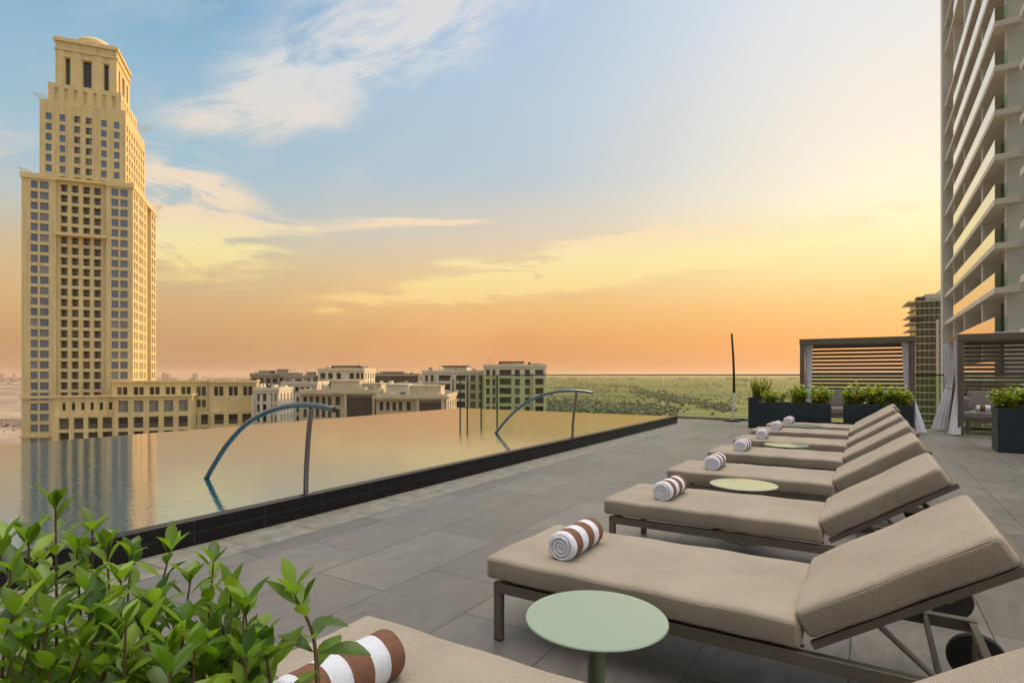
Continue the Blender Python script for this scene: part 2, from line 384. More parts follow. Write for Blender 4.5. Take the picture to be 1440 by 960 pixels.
def leaf_material(name, dark, light, sub=.35):
    m = bpy.data.materials.new(name); m.use_nodes = True; t = NT(m.node_tree); b = m.node_tree.nodes['Principled BSDF']
    tcn = t.n('ShaderNodeTexCoord'); gi = t.n('ShaderNodeNewGeometry')
    rn = gi.outputs['Random Per Island']
    c_ = t.ramp(rn, [(0., tuple(x*.7 for x in dark)+(1,)), (.5, tuple((a+b_)/2 for a, b_ in zip(dark, light))+(1,)), (.94, light+(1,)), (1., tuple(x*1.25 for x in light)+(1,))])
    nz = t.noise(tcn.outputs['Object'], 35, 3, .6)
    c_ = t.mix(.5, c_, t.ramp(nz, [(.3, (.7,.7,.7,1)), (.7, (1.25,1.25,1.2,1))]), 'MULTIPLY')
    t.lk(c_, b.inputs['Base Color']); b.inputs['Roughness'].default_value = .42
    tl = t.n('ShaderNodeBsdfTranslucent'); t.lk(t.mix(1., c_, (1.5,1.7,.7,1), 'MULTIPLY'), tl.inputs[0])
    mx_ = t.n('ShaderNodeMixShader'); mx_.inputs[0].default_value = sub; t.lk(b.outputs[0], mx_.inputs[1]); t.lk(tl.outputs[0], mx_.inputs[2])
    t.lk(mx_.outputs[0], m.node_tree.nodes['Material Output'].inputs[0]); return m
def ground_material():
    m = bpy.data.materials.new('open_land'); m.use_nodes = True; t = NT(m.node_tree); b = m.node_tree.nodes['Principled BSDF']
    tcn = t.n('ShaderNodeTexCoord'); s_ = t.n('ShaderNodeSeparateXYZ'); t.lk(tcn.outputs['Object'], s_.inputs[0])
    az = t.m('ARCTAN2', s_.outputs[0], s_.outputs[1])          # bearing of the land from the site
    wob = t.noise(tcn.outputs['Object'], .0012, 4, .6)
    gm = t.ss(t.m('ADD', az, t.m('MULTIPLY', t.m('SUBTRACT', wob, .5), .25)), R(-50), R(-37))
    mp = t.n('ShaderNodeMapping'); mp.inputs['Rotation'].default_value = (0,0,R(-28)); mp.inputs['Scale'].default_value = (1., 2.6, 1); t.lk(tcn.outputs['Object'], mp.inputs[0])
    f1 = t.noise(mp.outputs[0], .0035, 7, .62, .6); f2 = t.noise(tcn.outputs['Object'], .02, 5, .6)
    green = t.ramp(f1, [(.30, (.05,.055,.03,1)), (.44, (.105,.105,.052,1)), (.56, (.20,.18,.095,1)), (.70, (.26,.215,.12,1))])
    green = t.mix(.5, green, t.ramp(f2, [(.3, (.6,.62,.6,1)), (.7, (1.2,1.2,1.1,1))]), 'MULTIPLY')
    sand = t.ramp(f1, [(.33, (.16,.115,.08,1)), (.48, (.33,.245,.17,1)), (.60, (.42,.32,.22,1)), (.72, (.25,.18,.13,1))])
    sand = t.mix(.5, sand, t.ramp(f2, [(.35, (.62,.6,.6,1)), (.65, (1.15,1.15,1.1,1))]), 'MULTIPLY')
    t.lk(t.mix(gm, sand, green), b.inputs['Base Color']); b.inputs['Roughness'].default_value = .9; b.inputs['Specular IOR Level'].default_value = .1
    return m

M_deck = deck_material(); M_water = water_material(); M_kerb = kerb_material()
M_glass = glass_material('fence_glass', (.86,.94,.82)); M_edge = mat('glass_edge', (.012,.035,.03), .15)
M_rail = mat('dark_rail', (.03,.027,.025), .4, .6)
M_fab = fabric_material('beige_weave', (.205,.16,.116), (.52,.428,.32))
M_pipe = mat('beige_piping', (.29,.235,.17), .9, var=.1, vscale=40)
M_frame = mat('taupe_metal', (.165,.138,.105), .42, .35, var=.12, vscale=6)
M_dark = mat('black_plastic', (.018,.017,.016), .5, var=.2, vscale=20)
M_white = mat('terry_white', (.88,.87,.93), .95, var=.06, vscale=60, bump=.9, bscale=260)
M_brown = mat('terry_brown', (.25,.115,.065), .95, var=.18, vscale=60, bump=.9, bscale=260)
M_tab = mat('sage_metal', (.245,.305,.195), .36, ior=1.75, coat=.7)
M_tableg = mat('olive_metal', (.17,.19,.12), .45, var=.08, vscale=5)
M_steel = mat('brushed_steel', (.34,.33,.315), .14, 1.0, var=.08, vscale=20, stretch=(1,1,20))
M_plant = mat('blue_black_metal', (.022,.038,.048), .42, .2, var=.14, vscale=4)
M_soil = mat('soil', (.03,.022,.015), .95, var=.3, vscale=30, bump=.8, bscale=60)
M_cab = mat('brown_metal', (.165,.13,.10), .5, .2, var=.12, vscale=5)
M_curt = mat('curtain_cloth', (.74,.72,.76), .9, var=.04, vscale=10)
M_cush = fabric_material('grey_weave', (.20,.175,.15), (.33,.295,.25))
M_leaf = leaf_material('shrub_leaf', (.055,.125,.010), (.24,.345,.03), .38)
M_leafy = mat('yellow_leaf', (.55,.36,.04), .5)
M_leaf2 = leaf_material('planter_leaf', (.16,.24,.02), (.52,.55,.06), .42)
M_leaf3 = leaf_material('tree_leaf', (.025,.04,.015), (.06,.075,.03), .1)
M_stem = mat('stem', (.13,.065,.03), .7, var=.25, vscale=30)
M_flow = mat('yellow_petal', (.75,.42,.02), .6)
M_stone = mat('sand_stone', (.62,.475,.235), .8, var=.15, vscale=.9, stretch=(1,1,.12))
M_stone2 = mat('sand_trim', (.66,.50,.25), .75, var=.08, vscale=.5)
M_win = mat('blue_glass', (.05,.095,.14), .05, 0, ior=2.0)
M_win2 = mat('dark_glass', (.018,.018,.024), .08, 0, ior=1.7)
def vary_glass(m, lo, hi):
    t = NT(m.node_tree); b = m.node_tree.nodes['Principled BSDF']; oi = t.n('ShaderNodeObjectInfo')
    t.lk(t.ramp(oi.outputs['Random'], [(0., lo+(1,)), (.55, tuple(x*1.2 for x in lo)+(1,)), (.86, tuple((a*.6+c_*.4) for a, c_ in zip(lo, hi))+(1,)), (1., hi+(1,))]), b.inputs['Base Color'])
vary_glass(M_win, (.065,.125,.20), (.24,.27,.28)); vary_glass(M_win2, (.014,.014,.018), (.13,.11,.085))
M_mull = mat('mullion', (.24,.22,.19), .5)
M_recess = mat('recess_shade', (.16,.13,.085), .8)
M_wht = mat('pale_render', (.60,.545,.43), .8, var=.10, vscale=.5)
M_cream = mat('cream_render', (.50,.43,.30), .8, var=.10, vscale=.5)
M_grey = mat('grey_render', (.33,.30,.245), .8, var=.12, vscale=.5)
M_darkb = mat('dark_cladding', (.075,.06,.052), .6, var=.2, vscale=.6)
M_conc = mat('pale_concrete', (.60,.61,.57), .75, var=.10, vscale=.4, bump=.1, bscale=6)
M_slab = mat('slab_concrete', (.70,.66,.59), .7, var=.08, vscale=.8)
M_mirror = mat('mirror_glass', (.72,.70,.62), .10, .85, var=.04, vscale=.3)
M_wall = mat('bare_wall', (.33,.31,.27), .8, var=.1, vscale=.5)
M_strip = mat('pale_paver', (.20,.187,.15), .7, var=.3, vscale=7, bump=.25, bscale=50)
G = -45.0

# ------------------------------------------------------------------ setting: land, deck, pool, kerb
mb = MB(); S_ = 60000.; N_ = 24
gx = [-S_, -20000, -8000, -3000, -1000, -300, 0, 300, 1000, 3000, 8000, 20000, S_]
for a, b in zip(gx, gx[1:]):
    for c_, d_ in zip(gx, gx[1:]): mb.quad((a,c_,G),(b,c_,G),(b,d_,G),(a,d_,G))
tag(mb.build('ground', ground_material()), kind='structure')
mb = MB(); mb.box(-3.90, 9.0, -7, 17.3, -.35, 0); tag(mb.build('deck', M_deck), kind='structure')
mb = MB(); mb.box(-12.2, 8.9, -6.9, 17.2, G, -.36); tag(mb.build('podium_base', M_conc), kind='structure')
mb = MB()
y = -7.
while y < 17.25:
    mb.bbox(-4.357, -3.985, y+.003, min(y+.597, 17.3), -.35, .0, .003); y += .6
mb.box(-3.982, -3.90, -7, 17.3, -.35, .002)
tag(mb.build('drain_strip', M_strip), kind='structure')
mb = MB(); mb.bbox(-4.48, -4.36, -7, 15.42, -.34, .19, .006); tag(mb.build('pool_kerb', M_kerb), kind='structure')
WZ = .18
mb = MB(); mb.quad((-11.72,-7,WZ),(-4.48,-7,WZ),(-4.48,15.42,WZ),(-11.72,15.42,WZ)); tag(mb.build('pool_water', M_water), kind='structure')
mb = MB(); mb.box(-11.70, -4.485, -6.98, 15.40, -.34, WZ-.02); tag(mb.build('pool_basin', M_kerb), kind='structure')
mb = MB(); mb.box(-5.2, -3.9, 15.425, 17.3, -.35, -.002); tag(mb.build('deck_corner', M_strip), kind='structure')
mb = MB(); mb.box(-12.3, -5.203, 15.425, 17.4, -.35, -.10); mb.box(-12.3, -11.73, -7, 15.42, -.35, -.10); tag(mb.build('overflow_ledge', M_kerb), kind='structure')

# ------------------------------------------------------------------ far buildings
def cells(a, b, n, frac):                        # n evenly spaced openings between a and b
    p = (b-a)/n; return [(a+p*(i+.5-frac/2), a+p*(i+.5+frac/2)) for i in range(n)]
win_cache = {}
def window_mesh(wd, h, style, glass):
    k = (round(wd,2), round(h,2), style, glass.name)
    if k in win_cache: return win_cache[k]
    m = MB(); m.quad((0,0,0),(wd,0,0),(wd,0,h),(0,0,h), 0); t = .07
    if style != 'plain':
        for (a,b,c_,d_) in ((0,wd,0,t),(0,wd,h-t,h),(0,t,t,h-t),(wd-t,wd,t,h-t)): m.box(a,b,-.06,-.003,c_,d_,1)
    if style == 'cross': m.box(wd*.5-.035, wd*.5+.035, -.05,-.003, t, h-t, 1); m.box(t, wd*.5-.037, -.045,-.003, h*.62, h*.62+.05, 1); m.box(wd*.5+.037, wd-t, -.045,-.003, h*.62, h*.62+.05, 1)
    if style == 'half': m.box(wd*.5-.05, wd*.5+.05, -.05,-.003, t, h-t, 1)
    if style == 'balcony':
        m.box(wd*.55-.05, wd*.55+.05, -.05, -.003, t, h-t, 1)
        m.box(.003, wd-.003, -.95, -.9, h*.36, h*.40, 1); m.box(wd*.58, wd-.1, -.02, -.004, t, h*.8, 1)
    if style == 'rail':
        for q in range(5): m.box(0, wd, -.80, -.77, h*(.03+.09*q), h*(.055+.09*q), 1)
    me = bpy.data.meshes.new('window'); me.from_pydata(m.v, [], m.f)
    for q in (glass, M_mull, M_stone2): me.materials.append(q)
    me.polygons.foreach_set('material_index', m.mi); win_cache[k] = me; return me
class Bldg:
    def __init__(s, name, label, loc, rz, base=G, group=None):
        s.root = thing(name, label, 'building', (loc[0], loc[1], base), rz, group); s.base = base; s.n = {}; s.stuff = {}
    def put(s, pname, me, M):
        k = s.n.get(pname, 0)
        if k < 100:
            o = bpy.data.objects.new(pname, me); col.objects.link(o); o.parent = s.root; o.matrix_local = M; s.n[pname] = k+1
        else: s.stuff.setdefault(pname, []).append((me, M))
    def wall(s, mb, M, W_, z0, z1, cols, rows, depth=.3, style='cross', glass=None, pname='window', mi=0, skip=0., rmi=None):
        zb = s.base; rows_ = [(a-zb, b-zb) for a, b in rows]
        mb.facade(W_, z0-zb, z1-zb, cols, rows_, depth, M, mi, rmi)
        for za, zb_ in reversed(rows_):
            for xa, xb in cols: s.put(pname, window_mesh(xb-xa, zb_-za, style, glass or M_win2), M @ T(xa, depth, za))
    def done(s):
        for pname, lst in s.stuff.items():
            m = MB(); mats = []
            for me, M in lst:
                i0 = len(m.v); m.v += [tuple(M @ v.co) for v in me.vertices]
                for p in me.polygons:
                    ma = me.materials[p.material_index]
                    if ma not in mats: mats.append(ma)
                    m.f.append(tuple(i0+q for q in p.vertices)); m.mi.append(mats.index(ma))
            o = m.build(pname, mats, s.root); o['kind'] = 'stuff'
FRONT, = (I4,)
def side_r(W_): return T(W_, 0) @ RZ(R(90))          # right-hand wall seen from the front
def side_l(D_): return T(0, D_) @ RZ(R(-90))
def side_b(W_, D_): return T(W_, D_) @ RZ(R(180))

# --- the tall sandstone tower
uc = Vector((.9285, .3714)); vc = Vector((-.3714, .9285))          # its front and depth directions (right, forward)
u2 = Rv*uc.x + Fv*uc.y; ang_t = math.atan2(u2.y, u2.x)
TW, TD = 28.4, 35.0
RC = Vector((-120.6, 181.0)); LC = RC - uc*TW
O_t = Rv*LC.x + Fv*LC.y
def tu(px, v=0.):                                                  # tower-front coordinate of column px at depth v
    k = (px-720)/800; b = LC + vc*v
    return (k*b.y - b.x)/(uc.x - k*uc.y)
def tz(px, py, v=0.):
    q = LC + vc*v + uc*tu(px, v); return zat(py, q.y)
B = Bldg('sandstone_tower', 'tall stepped sandstone tower with a domed crown rising beyond the pool', O_t, ang_t)
mb = MB(); H1 = 61.0; FH = 3.2
rows = [(59.9-FH*i-2.25, 59.9-FH*i) for i in range(31)]
colsL = [(tu(43), tu(53)), (tu(56), tu(68.5))]; colsR = [(tu(156.5)-0, tu(166.5)), (tu(169), tu(179.5))]
xl, xr = tu(79), tu(149); rec = 1.0
B.wall(mb, T(0,0), xl, G, H1, colsL, rows, .3, 'cross', M_win)
B.wall(mb, T(xr,0), TW-xr, G, H1, [(a-xr, b-xr) for a, b in colsR], rows, .3, 'cross', M_win)
mz = [(tu(85,rec)-xl, tu(95,rec)-xl), (tu(100.5,rec)-xl, tu(110.5,rec)-xl), (tu(116.5,rec)-xl, tu(126.5,rec)-xl), (tu(132,rec)-xl, tu(142,rec)-xl)]
B.wall(mb, T(xl,rec), xr-xl, G, H1, mz, rows[:25], 1.3, 'balcony', M_win2, 'balcony')
for x, s_ in ((xl,1),(xr,-1)):                                      # cheeks of the recessed middle bay
    p = [(x,0,0),(x,rec,0),(x,rec,H1-G),(x,0,H1-G)]; mb.quad(*(p if s_ > 0 else p[::-1]))
srows = rows[:25]
B.wall(mb, side_r(TW), 20.5, G, H1, [(1.6,3.1),(4.6,6.1),(9.0,10.6),(12.0,13.6),(16.2,17.7)], srows, .3, 'half', M_win)
mb.quad((TW,20.5,0),(TW-1.6,20.5,0),(TW-1.6,20.5,H1-G),(TW,20.5,H1-G))
B.wall(mb, T(TW-1.6,20.5) @ RZ(R(90)), 6., G, H1, [(2.,4.)], srows, .8, 'half', M_win2)
mb.quad((TW-1.6,26.5,0),(TW,26.5,0),(TW,26.5,H1-G),(TW-1.6,26.5,H1-G))
B.wall(mb, T(TW,26.5) @ RZ(R(90)), TD-26.5, G, H1, [(1.5,3.2),(5.3,7.)], srows, .3, 'half', M_win)
mb.facade(TD, 0, H1-G, [], [], .3, side_l(TD)); mb.facade(TW, 0, H1-G, [], [], .3, side_b(TW, TD))
mb.quad((0,0,H1-G),(TW,0,H1-G),(TW,TD,H1-G),(0,TD,H1-G))
mb.build('wall', [M_stone], B.root)
def zl(z): return z-G
def strip(Bq, x0, x1, y0, y1, z0, z1, ma=None, nm='cornice'):
    m = MB(); m.box(x0, x1, y0, y1, zl(z0), zl(z1)); return m.build(nm, ma or M_stone2, Bq.root)
strip(B, -.35, xl+.1, -.35, .6, H1-.45, H1+1.1); strip(B, xr-.1, TW+.35, -.35, .6, H1-.45, H1+1.1); strip(B, xl+.1, xr-.1, .5, 1.4, H1-.3, H1+.9)
strip(B, TW-.5, TW+.35, .6, TD, H1-.45, H1+1.1); strip(B, -.35, .5, .6, TD, H1-.45, H1+1.1)
zb_ = tz(110, 330); strip(B, xl-.3, xr+.3, -.55, 1.0, zb_-.55, zb_+.35)
for py in (558, 613): z_ = tz(50, py); strip(B, -.35, xl+.25, -.4, 0.003, z_-.5, z_+.4)
# upper shaft
s1 = 3.0; a1, b1 = tu(55.6, s1), tu(176.6, s1); U1 = b1-a1; D1 = 27.; Z2 = tz(176.6, 156, s1)
mb = MB(); uc_ = [(64,72.5),(83.7,91.6),(104.7,113.4),(121,129.7),(142,150),(160,168)]
urow = [(Z2-4.0-FH*i-2.1, Z2-4.0-FH*i) for i in range(8)]
uw = [(tu(p,s1)-a1, tu(q,s1)-a1) for p, q in uc_]
B.wall(mb, T(a1,s1), U1, H1-.5, Z2, uw[:2]+uw[4:], urow, .3, 'plain', M_win)
# (the middle columns are deep dark openings: cover strip set proud of the wall, with its own openings)
mid0, mid1 = uw[1][1]+.8, uw[4][0]-.8
mb2 = MB(); B.wall(mb2, T(a1+mid0, s1-.35), mid1-mid0, H1-.5, Z2-1.0, [(p-mid0, q-mid0) for p, q in uw[2:4]], urow, .33, 'balcony', M_win2, 'balcony_door')
for x, s_ in ((a1+mid0,-1),(a1+mid1,1)):
    p = [(x,s1-.35,zl(H1-.5)),(x,s1-.003,zl(H1-.5)),(x,s1-.003,zl(Z2-1)),(x,s1-.35,zl(Z2-1))]; mb2.quad(*(p if s_ > 0 else p[::-1]))
mb2.quad((a1+mid0,s1-.35,zl(Z2-1)),(a1+mid1,s1-.35,zl(Z2-1)),(a1+mid1,s1-.003,zl(Z2-1)),(a1+mid0,s1-.003,zl(Z2-1)))
mb2.build('bay_wall', M_stone, B.root)
B.wall(mb, T(a1,s1) @ side_r(U1), D1, H1-.5, Z2, cells(.5, D1-.5, 8, .42), urow, .3, 'half', M_win2)
mb.facade(D1, zl(H1-.5), zl(Z2), [], [], .3, T(a1,s1) @ side_l(D1)); mb.facade(U1, zl(H1-.5), zl(Z2), [], [], .3, T(a1,s1) @ side_b(U1, D1))
mb.quad((a1,s1,zl(Z2)),(b1,s1,zl(Z2)),(b1,s1+D1,zl(Z2)),(a1,s1+D1,zl(Z2)))
mb.build('upper_wall', M_stone, B.root)
# crown base with pilasters, crown block with tall openings, dome
s2 = 5.4; a2, b2 = tu(67.5, s2), tu(170.5, s2); U2 = b2-a2; D2 = 21.; Z3 = tz(170.5, 131, s2)
mb = MB(); mb.facade(U2, zl(Z2-.1), zl(Z3), cells(.8, U2-.8, 7, .38), [(zl(Z2+1.2), zl(Z3-1.4))], .45, T(a2,s2))
for q, z0_, z1_ in ((cells(.8, U2-.8, 7, .38), Z2+1.2, Z3-1.4),):
    for p, r_ in q: mb.quad((a2+p,s2+.45,zl(z0_)),(a2+r_,s2+.45,zl(z0_)),(a2+r_,s2+.45,zl(z1_)),(a2+p,s2+.45,zl(z1_)))
mb.facade(D2, zl(Z2-.1), zl(Z3), cells(.8, D2-.8, 7, .38), [(zl(Z2+1.2), zl(Z3-1.4))], .45, T(a2,s2) @ side_r(U2))
for p, r_ in cells(.8, D2-.8, 7, .38): mb.quad((b2-.45,s2+p,zl(Z2+1.2)),(b2-.45,s2+r_,zl(Z2+1.2)),(b2-.45,s2+r_,zl(Z3-1.4)),(b2-.45,s2+p,zl(Z3-1.4)))
mb.facade(D2, zl(Z2-.1), zl(Z3), [], [], .3, T(a2,s2) @ side_l(D2)); mb.facade(U2, zl(Z2-.1), zl(Z3), [], [], .3, T(a2,s2) @ side_b(U2, D2))
mb.quad((a2,s2,zl(Z3)),(b2,s2,zl(Z3)),(b2,s2+D2,zl(Z3)),(a2,s2+D2,zl(Z3)))
mb.build('crown_base', M_stone, B.root)
s3 = 6.6; a3, b3 = tu(78, s3), tu(164, s3); U3 = b3-a3; D3 = 17.; Z4 = tz(164, 70, s3)
zo0, zo1 = Z3+.4, Z3+.4+(Z4-Z3)*.60
ow = [(tu(91.5,s3)-a3, tu(98.7,s3)-a3), (tu(116.2,s3)-a3, tu(128.7,s3)-a3), (tu(146,s3)-a3, tu(153,s3)-a3)]
mb = MB()
B.wall(mb, T(a3,s3), U3, Z3-.1, Z4, ow, [(zo0, zo1)], 1.4, 'plain', M_win2, 'crown_opening')
B.wall(mb, T(a3,s3) @ side_r(U3), D3, Z3-.1, Z4, [(2.6,4.4),(7.,10.),(12.6,14.4)], [(zo0, zo1)], 1.4, 'plain', M_win2, 'crown_opening')
mb.facade(D3, zl(Z3-.1), zl(Z4), [], [], .3, T(a3,s3) @ side_l(D3)); mb.facade(U3, zl(Z3-.1), zl(Z4), [], [], .3, T(a3,s3) @ side_b(U3, D3))
mb.quad((a3,s3,zl(Z4)),(b3,s3,zl(Z4)),(b3,s3+D3,zl(Z4)),(a3,s3+D3,zl(Z4)))
mb.build('crown_wall', M_stone, B.root)
mb = MB()
for e, zA, zB in ((.35, Z4-3.2, Z4-2.7), (.55, Z4-.5, Z4+.35), (.3, Z4+.36, Z4+.8)): mb.box(a3-e, b3+e, s3-e, s3+D3+e, zl(zA), zl(zB))
for p, q in ow: mb.box(a3+p-.5, a3+q+.5, s3-.22, s3-.003, zl(zo1+.25), zl(zo1+.75))
edges = [0.] + [v_ for pq in ow for v_ in pq] + [U3]
for k in range(0, len(edges), 2):                                     # flat pilasters between the openings
    p, q = edges[k], edges[k+1]
    if q-p > 1.2: mb.box(a3+p+.35, a3+q-.35, s3-.18, s3-.003, zl(Z3), zl(Z4-3.3))
mb.build('crown_cornice', M_stone2, B.root)
mb = MB(); cx_, cy_ = (a3+b3)/2, s3+D3/2; rd = U3*.30
mb.lathe([(rd*1.08,0),(rd*1.08,2.7),(rd,2.7)] + [(rd*math.cos(R(a)), 2.7+rd*.50*math.sin(R(a))) for a in range(8, 90, 8)] + [(.01, 2.7+rd*.50)], 40, (cx_, cy_, zl(Z4+.8)))
mb.build('dome', M_stone2, B.root, smooth=True)
for (x0_, y0_, z0_, dx_, L_) in ((a1, s1+2, Z2+.6, -1, 2.6), (b1, s1+D1*.62, Z2+.6, 1, 3.2), (0, 2, H1+1.2, -1, 1.8), (TW, TD-3, H1+1.2, 1, 2.2)):
    mb = MB()                                                         # light open trellis cantilevered from a terrace corner
    for j in range(3):
        mb.tube([(x0_-dx_*1.6, y0_+j*1.3, zl(z0_+1.2)), (x0_+dx_*L_, y0_+j*1.3, zl(z0_+1.9))], .055, 5)
        mb.tube([(x0_-dx_*.2, y0_+j*1.3, zl(z0_-1.0)), (x0_+dx_*L_*.9, y0_+j*1.3, zl(z0_+1.85))], .045, 5)
    for q in (.05,.5,.97): mb.tube([(x0_+dx_*L_*q, y0_-.3, zl(z0_+1.5+.4*q)), (x0_+dx_*L_*q, y0_+2.9, zl(z0_+1.5+.4*q))], .045, 5)
    mb.build('trellis', M_stone2, B.root)
B.done()

# --- the low annexe in front of the tower
B = Bldg('hotel_annexe', 'low sandstone wing with wide balconies in front of the tall tower', O_t, ang_t)
def shift(du, dv): return T(du, dv)
vA, vB, vC = -20., -10., -10.
aA, bA = tu(70, vA), tu(270, vA); zA = tz(170, 558, vA)
mb = MB(); x1a = tu(160, vA)
rA = [(zA-3.7, zA-1.6), (zA-9.0, zA-5.8), (zA-12.6, zA-9.9), (zA-16.4, zA-13.7)]
LA = x1a-aA
B.wall(mb, T(aA,vA+3), LA, G, zA, cells(1.2, LA-.4, 6, .36), rA[:1], .5, 'plain', M_win2)
mb.quad((x1a,vA,0),(x1a,vA,zl(zA)),(x1a,vA+3,zl(zA)),(x1a,vA+3,0))
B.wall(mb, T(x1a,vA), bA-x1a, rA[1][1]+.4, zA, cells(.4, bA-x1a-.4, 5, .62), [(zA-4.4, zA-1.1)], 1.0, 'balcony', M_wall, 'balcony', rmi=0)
mb.build('wall', [M_stone], B.root)
mb = MB()
B.wall(mb, T(aA,vA+1.6), LA, G, rA[1][1]+.9, cells(1.0, LA-.3, 4, .68), rA[1:], 1.3, 'rail', M_win2, 'loggia')
mb.quad((aA,vA+1.6,zl(rA[1][1]+.9)),(x1a,vA+1.6,zl(rA[1][1]+.9)),(x1a,vA+3,zl(rA[1][1]+.9)),(aA,vA+3,zl(rA[1][1]+.9)))
mb.build('lower_wall', [M_stone], B.root)
mb = MB(); B.wall(mb, T(x1a+.003,vA-.35), bA-x1a-.006, G, rA[1][1]+.5, cells(.4, bA-x1a-.4, 5, .64), rA[1:], 1.3, 'rail', M_win2, 'loggia')
mb.quad((x1a,vA-.35,zl(rA[1][1]+.5)),(bA,vA-.35,zl(rA[1][1]+.5)),(bA,vA-.003,zl(rA[1][1]+.5)),(x1a,vA-.003,zl(rA[1][1]+.5)))
mb.build('lower_wall', [M_stone], B.root)
strip(B, aA-.4, x1a-.4, vA+2.4, vA+3.6, zA, zA+.5); strip(B, x1a-.39, bA+.4, vA-.5, vA+.8, zA, zA+.55); strip(B, bA-.6, bA+.4, vA+.81, vA+10, zA, zA+.5)
mb = MB(); mb.quad((aA,vA+3,zl(zA)-.05),(bA,vA+3,zl(zA)-.05),(bA,vB,zl(zA)-.05),(aA,vB,zl(zA)-.05)); mb.quad((bA,vA,0),(bA,vB,0),(bA,vB,zl(zA)),(bA,vA,zl(zA)))
mb.build('roof_terrace', M_stone, B.root)
aB, bB = tu(157, vB), tu(361, vB); zB = tz(230, 537, vB); xm = tu(295, vB)
mb = MB(); rB_ = [(zB-4.4, zB-1.5), (zB-8.0, zB-5.6), (zB-13.4, zB-10.2), (zB-17.2, zB-14.4)]
def pairs(a, b, n): return [q for (p, r_) in cells(a, b, n, .62) for q in ((p, p+(r_-p)*.45), (p+(r_-p)*.55, r_))]
B.wall(mb, T(aB,vB), xm-aB, rB_[2][1]+1.0, zB, pairs(.6, xm-aB-.3, 6), rB_[:2], .5, 'plain', M_win2)
B.wall(mb, T(xm,vB-.9), bB-xm, rB_[2][1]+1.0, zB-.3, pairs(.5, bB-xm-.5, 3), rB_[:1], .5, 'plain', M_win2)
mb.build('upper_wall', [M_stone], B.root)
mb = MB(); zt_ = rB_[2][1]+1.1
B.wall(mb, T(xm+.4,vB-2.0), bB-xm-.8, G, zt_, cells(.4, bB-xm-1.2, 3, .66), rB_[2:], 1.2, 'rail', M_win2, 'loggia')
B.wall(mb, T(tu(268,vB-1.)-1.,vB-1.), xm-tu(268,vB-1.)+1.4, G, zt_, cells(.3, xm-tu(268,vB-1.)+1.1, 2, .66), rB_[2:], 1.2, 'rail', M_win2, 'loggia')
mb.quad((xm+.4,vB-2.,zl(zt_)),(bB-.4,vB-2.,zl(zt_)),(bB-.4,vB-.9,zl(zt_)),(xm+.4,vB-.9,zl(zt_)))
for x_ in (bB-.4,): mb.quad((x_,vB-2,0),(x_,vB-.9,0),(x_,vB-.9,zl(zt_)),(x_,vB-2,zl(zt_)))
mb.quad((bB,vB-.9,0),(bB,vB+18,0),(bB,vB+18,zl(zB)),(bB,vB-.9,zl(zB)))
mb.quad((aB,vB,zl(zB)-.02),(bB,vB,zl(zB)-.02),(bB,vB+18,zl(zB)-.02),(aB,vB+18,zl(zB)-.02)); mb.quad((aB,vB+18,0),(aB,vB,0),(aB,vB,zl(zB)),(aB,vB+18,zl(zB)))
mb.build('lower_wall', [M_stone], B.root)
strip(B, aB-.5, xm-.01, vB-.6, vB+.6, zB, zB+.5); strip(B, xm-.005, bB+.5, vB-1.5, vB+.6, zB-.3, zB+.35); strip(B, bB-.6, bB+.5, vB+.61, vB+18, zB, zB+.4)
for py in (552, 560): zq = tz(361, py, vB); strip(B, bB+.003, bB+1.6, vB+1, vB+8, zq-.3, zq+.3)
B.done()

